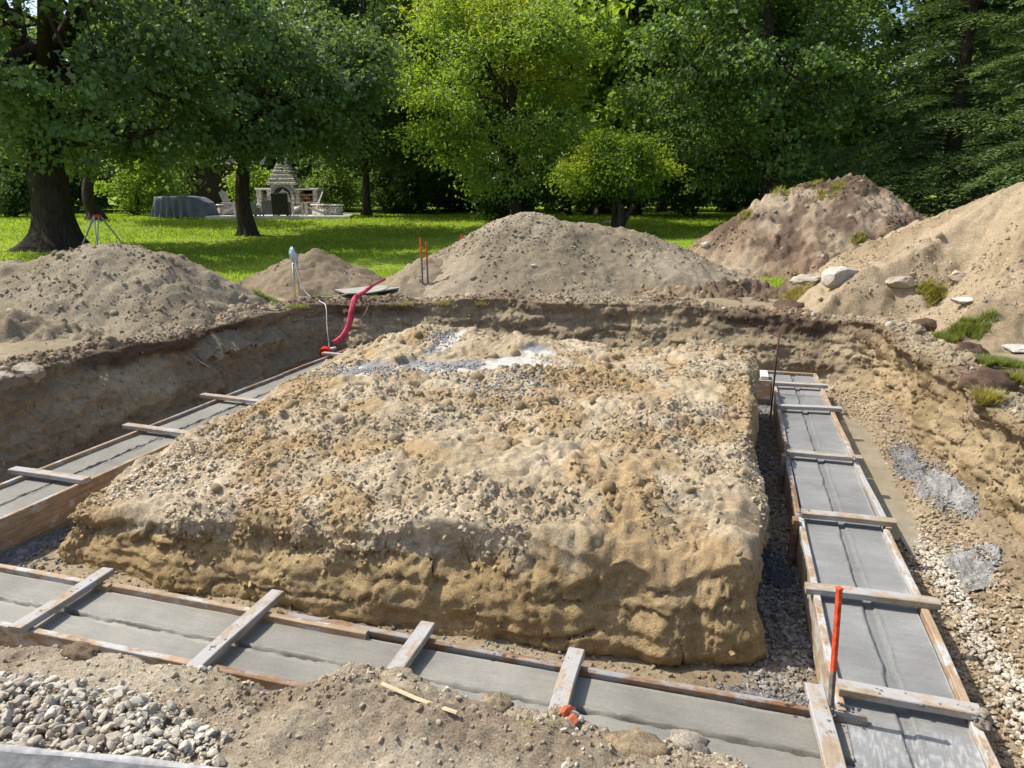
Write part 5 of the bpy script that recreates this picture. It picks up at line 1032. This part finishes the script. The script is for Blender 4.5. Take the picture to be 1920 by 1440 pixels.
tree('maple_tree', 466, 440, 27, .26, 2.3, (478, 90), (4.7, 4.4, 5.4), 'maple with a straight black trunk in front of the patio', MAPLE, 95, 12, 30, .18, seed=502, flare=.6, limbs=12, bottom=2.75, group=GT, limb_r=.5)
tree('leaning_tree', 178, 402, 33, .24, 2.0, (215, 110), (2.6, 2.4, 3.4), 'dark tree with a leaning limb behind the big maple', DARK, 32, 9, 26, .2, seed=503, bottom=3.0, group=GT)
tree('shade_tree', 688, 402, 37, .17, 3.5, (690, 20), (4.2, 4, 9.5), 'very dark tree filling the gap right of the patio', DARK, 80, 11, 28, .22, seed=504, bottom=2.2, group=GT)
tree('cherry_tree', 968, 402, 31, .22, 2.0, (945, 150), (4.5, 3.6, 5.6), 'bright yellow-green tree in the middle behind the wide dirt pile', LIME, 120, 11, 28, .17, .55, seed=505, limbs=14, bottom=.7, group=GT, sig=.34, yellow=((.38, .38, .035), .3), lobe_r=1.0, stems=2)
tree('ornamental_tree', 1160, 408, 27, .11, 1.1, (1150, 312), (2.35, 1.6, 1.15), 'small yellow-topped tree with several thin stems, right of centre', ((.12, .21, .03), (.19, .28, .04)), 55, 10, 26, .14, .5, seed=506, limbs=10, bottom=.75, group=GT, stems=4, lobe_r=.6, sig=.24, hollow=.2, yellow=((.36, .41, .05), -.3))
tree('maple_tree', 1446, 396, 30, .42, 2.4, (1420, 100), (5.2, 4.2, 5.6), 'broad dark green maple behind the topsoil pile', ((.08, .145, .05), (.18, .27, .09)), 120, 12, 30, .17, seed=507, limbs=14, bottom=1.8, group=GT, yellow=((.20, .26, .07), .45))
tree('tall_tree', 1120, 398, 40, .30, 9.0, (1150, -40), (4.6, 4, 7.5), 'tall tree with bare dark trunks showing above the yellow-topped tree', OLIVE, 95, 12, 30, .2, seed=508, limbs=12, bottom=5.0, group=GT, stems=3, lean=(.05, 0), yellow=((.22, .25, .05), .5))
tree('tall_tree', 985, 398, 44, .30, 7.0, (930, -60), (5.5, 4, 8), 'pale green tall tree behind the yellow-green tree', LIME, 90, 12, 30, .22, seed=509, bottom=3.0, group=GT)
# shrubs and hedges at the wood's edge
def shrub(u, v, D, cr, label, leafc, seed, nl=26, ls=.14, cat='shrub', asp=.6): return tree('shrub', u, v, D, .06, .35, (u, v-cr[2]*.8*FPX/D), cr, label, leafc, nl, 8, 20, ls*1.25, asp, seed, 0, 8, .62, .22, (0, 0), cat, None, .75, 'shrubs at the edge of the wood', 3, .3)
shrub(945, 396, 32.5, (1.25, 1.0, .75), 'rounded green bush at the lawn edge behind the wide dirt pile', ((.035, .085, .025), (.07, .13, .035)), 521)
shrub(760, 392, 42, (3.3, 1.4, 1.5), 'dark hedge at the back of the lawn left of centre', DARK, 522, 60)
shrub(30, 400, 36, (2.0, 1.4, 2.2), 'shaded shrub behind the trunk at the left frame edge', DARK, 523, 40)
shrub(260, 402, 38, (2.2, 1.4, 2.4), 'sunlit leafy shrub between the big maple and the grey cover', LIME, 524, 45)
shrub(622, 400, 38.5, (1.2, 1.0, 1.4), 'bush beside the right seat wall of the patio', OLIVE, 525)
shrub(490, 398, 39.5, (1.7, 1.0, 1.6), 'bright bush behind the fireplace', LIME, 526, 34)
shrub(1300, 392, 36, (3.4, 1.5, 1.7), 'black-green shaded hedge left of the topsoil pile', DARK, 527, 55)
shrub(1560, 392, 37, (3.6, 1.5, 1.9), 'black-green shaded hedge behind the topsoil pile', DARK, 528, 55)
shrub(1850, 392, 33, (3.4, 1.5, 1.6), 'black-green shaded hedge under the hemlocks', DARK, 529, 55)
for k_, (u_, w_, lb_) in enumerate(((100, 4.2, 'black-green hedge added as deep shade far behind the big maple trunk'), (880, 3.4, 'black-green hedge added as deep shade far behind the yellow-green tree'), (1190, 4.2, 'black-green hedge added as deep shade far behind the small yellow-topped tree'), (1420, 4.2, 'black-green hedge added as deep shade far behind the broad maple trunk'), (600, 3.6, 'black-green hedge added as deep shade far behind the right seat wall'))):  # dark hedges added to hide the sunlit lawn and stand for deep shade
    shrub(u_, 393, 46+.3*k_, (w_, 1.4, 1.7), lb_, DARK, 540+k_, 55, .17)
shrub(1070, 394, 38, (3.0, 1.2, 1.5), 'dark hedge behind the small yellow-topped tree', DARK, 530, 50)

# hemlocks: tiers of drooping sprays
def hemlock(u, v, D, H, Rb, label, seed, nb=150, zlow=.6):
    r = np.random.default_rng(seed); b = PD(u, v, D); z0 = float(ground_z(b[0], b[1])); E_ = empty('hemlock_tree', (b[0], b[1], z0)); tag(E_, label, 'tree', GT)
    V, F = trunk_mesh([np.array([0, 0, h_]) for h_ in np.linspace(-.2, H, 14)], np.linspace(.3, .04, 14), 12, .4, seed); MB().add(V, F).build('trunk', M['bark'], E_, True)
    br = MB(); Ps, Ns, Ds, Sz, Cs = [], [], [], [], []
    for k in range(nb):
        h_ = zlow+(H-zlow)*(k/nb)**1.15; Lb = Rb*(1-h_/H)**.75*r.uniform(.72, 1.15)+.3; a = k*2.399+r.normal(0, .3); hd = np.array([math.cos(a), math.sin(a), 0]); sd2 = np.array([-hd[1], hd[0], 0])
        n = 16; t = np.linspace(0, 1, n); path = np.array([0, 0, h_])+hd*(Lb*t)[:, None]+np.array([0, 0, 1])*(.22*Lb*t-.42*Lb*t**2.2)[:, None]+sd2*(.06*Lb*np.sin(t*3+k))[:, None]
        br.tube(path, np.linspace(.035, .006, n), 5, False); nt_ = int(10+Lb*6)
        for j in range(nt_):
            tj = .18+.82*j/nt_; p0 = np.array([np.interp(tj, t, path[:, q_]) for q_ in range(3)]); s_ = 1 if j % 2 else -1; lt = (.18+.55*(1-tj)**.6)*Lb*.55*r.uniform(.6, 1.15)+.12
            dv = hd*.75+sd2*s_*1.0; dv /= np.linalg.norm(dv); m = max(5, int(lt/.075)); w = np.linspace(.05, 1, m)
            tp = p0+dv*(lt*w)[:, None]+np.array([0, 0, -1])*(.30*lt*w**1.7)[:, None]+r.normal(0, .03, (m, 3))
            for q_ in (-1, 1):
                Ps.append(tp); Ds.append(dv*.7+np.cross([0, 0, 1], dv)*q_*.8+np.array([0, 0, -.35])+r.normal(0, .2, (m, 3))); Ns.append(np.array([0, 0, 1.])+r.normal(0, .3, (m, 3)))
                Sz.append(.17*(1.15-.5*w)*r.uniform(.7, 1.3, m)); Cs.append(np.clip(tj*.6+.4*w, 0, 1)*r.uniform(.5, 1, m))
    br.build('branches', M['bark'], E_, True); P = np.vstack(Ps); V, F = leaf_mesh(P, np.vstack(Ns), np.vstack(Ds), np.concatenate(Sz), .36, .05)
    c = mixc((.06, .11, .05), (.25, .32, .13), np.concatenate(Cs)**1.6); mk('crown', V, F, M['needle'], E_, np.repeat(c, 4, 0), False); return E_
hemlock(1770, 398, 28, 15, 4.4, 'tall drooping hemlock with feathery tiers, right of the maple', 601, 125)
hemlock(1990, 405, 24, 13, 4.0, 'nearest hemlock reaching in from the right frame edge', 602, 100)

# the wood behind
def far_tree(u, D, w, H, label, c, seed, nl=40, bottom=2.5, ls=.44):
    hv = 368-(H*.55-1.6)*FPX/D
    return tree('forest_tree', u, 392, D, .28, H*.3, (u, hv), (w, w, H*.48), label, c, nl, 9, 26, ls, .8, seed, .4, 8, 1.7, .5, (0, 0), 'tree', bottom, .75, 'trees of the wood behind', 1, .25)
FT = [(-120, 44, 5.5, 14, DARK, 'at the far left frame edge'), (60, 50, 5.5, 13, OLIVE, 'between the two left trunks, seen through gaps'), (300, 50, 5, 13, DARK, 'above the grey cover'), (470, 54, 5.5, 14, OLIVE, 'above the fireplace chimney'), (620, 50, 4.5, 14, DARK, 'left of the very dark tree'), (790, 54, 5, 22, DARK, 'right of the very dark tree'), (860, 48, 4.5, 16, LIME, 'left of the yellow-green tree'), (1060, 56, 6, 22, LIME, 'behind the tall bare trunks'), (1240, 48, 5, 19, OLIVE, 'above the gap beside the broad maple'), (1400, 50, 5.5, 20, DARK, 'behind the broad maple'), (1560, 47, 4.2, 14, OLIVE, 'below the patch of sky'), (1720, 46, 4, 19, DARK, 'left of the tall hemlock'), (1900, 44, 5, 19, DARK, 'behind the tall hemlock'), (2080, 40, 5, 18, DARK, 'at the right frame edge behind the nearest hemlock'), (1190, 38, 3.6, 13, LIME, 'between the small yellow-topped tree and the broad maple'), (730, 44, 3.6, 15, OLIVE, 'in the dark gap above the back hedge')]
for k, (u, D, w, H, c, lb) in enumerate(FT): far_tree(u, D, w, H, 'forest tree %s' % lb, c, 700+k)
# a far belt of woodland closing the view
r_ = np.random.default_rng(800); n = 10000; az = r_.uniform(-1.15, 1.15, n); dd2 = r_.uniform(66, 84, n); hh2 = np.abs(r_.normal(0, 1, n)); ztop_ = 19+4*fbm(az*8, az*0, f=1, o=3, s=4)
x_ = dd2*np.sin(az); y_ = dd2*np.cos(az); A_ = x_*_c-y_*_s; B_ = x_*_s+y_*_c; z_ = r_.random(n)**.8*ztop_*(1-.3*(dd2 < 72))+.5
gap = (np.abs(az-math.atan((1640-960)/FPX)) < .05) & (z_ > 12); P = np.stack([A_, B_, z_], 1)[~gap]; n = len(P)
P = np.repeat(P, 4, 0)+r_.normal(0, .8, (n*4, 3)); N = r_.normal(size=(len(P), 3))+[0, 0, .6]; V, F = leaf_mesh(P, N, r_.normal(size=(len(P), 3))+[0, 0, -.3], .95*r_.uniform(.6, 1.3, len(P)), .8)
c = mixc(DARK[0], OLIVE[1], r_.random(len(P))); o = mk('woodland', V, F, M['leaf'], None, np.repeat(c, 4, 0), False); tag(o, 'far belt of green woodland closing the view behind the garden', 'woodland', kind='stuff')

# ------------------------------------------------------------------ lawn grass
r_ = np.random.default_rng(810); n = 115000; Dq = 12.5+27*r_.random(n)**1.15; uq = r_.uniform(-.80, .80, n); xq = uq*Dq; A_ = xq*_c-Dq*_s; B_ = xq*_s+Dq*_c
w = dirt_mask(A_, B_) < .35; A_, B_, Dq = A_[w], B_[w], Dq[w]; n = len(A_)
zq = ground_z(A_, B_); h_ = r_.uniform(.035, .075, n)*(1+Dq/60); da = r_.uniform(0, 6.283, n); le = h_*r_.uniform(.1, .9, n); wd = (.006+.0006*Dq)
B0 = np.stack([A_, B_, zq-.01], 1); s_ = np.stack([-np.sin(da), np.cos(da), 0*da], 1)*wd[:, None]; V = np.stack([B0-s_, B0+s_, B0+np.stack([np.cos(da)*le, np.sin(da)*le, h_], 1)], 1).reshape(-1, 3)
c = mixc((.19, .28, .025), (.37, .46, .06), np.clip(.5+.5*fbm(A_, B_, f=.5, o=3, s=9)+.25*r_.normal(size=n), 0, 1))
o = mk('lawn_grass', V, np.arange(n*3).reshape(-1, 3), M['grass'], None, np.repeat(c, 3, 0), False); tag(o, 'mown green grass of the lawn behind the pit', 'grass', kind='stuff')
n = 500; Dq = 14+18*r_.random(n); uq = r_.uniform(-.7, .1, n)*Dq; P = np.stack([uq*_c-Dq*_s, uq*_s+Dq*_c], 1); w = dirt_mask(P[:, 0], P[:, 1]) < .2; P = P[w]; n = len(P); P = np.column_stack([P, ground_z(P[:, 0], P[:, 1])+.05])
V, F = leaf_mesh(P, r_.normal(0, .3, (n, 3))+[0, 0, 1], r_.normal(size=(n, 3)), r_.uniform(.05, .1, n), .8); tag(mk('fallen_leaves', V, F, M['leaf'], None, np.repeat(mixc((.3, .27, .12), (.45, .4, .25), r_.random(n)), 4, 0), False), 'fallen leaves and clover flecks on the lawn', 'leaves', kind='stuff')
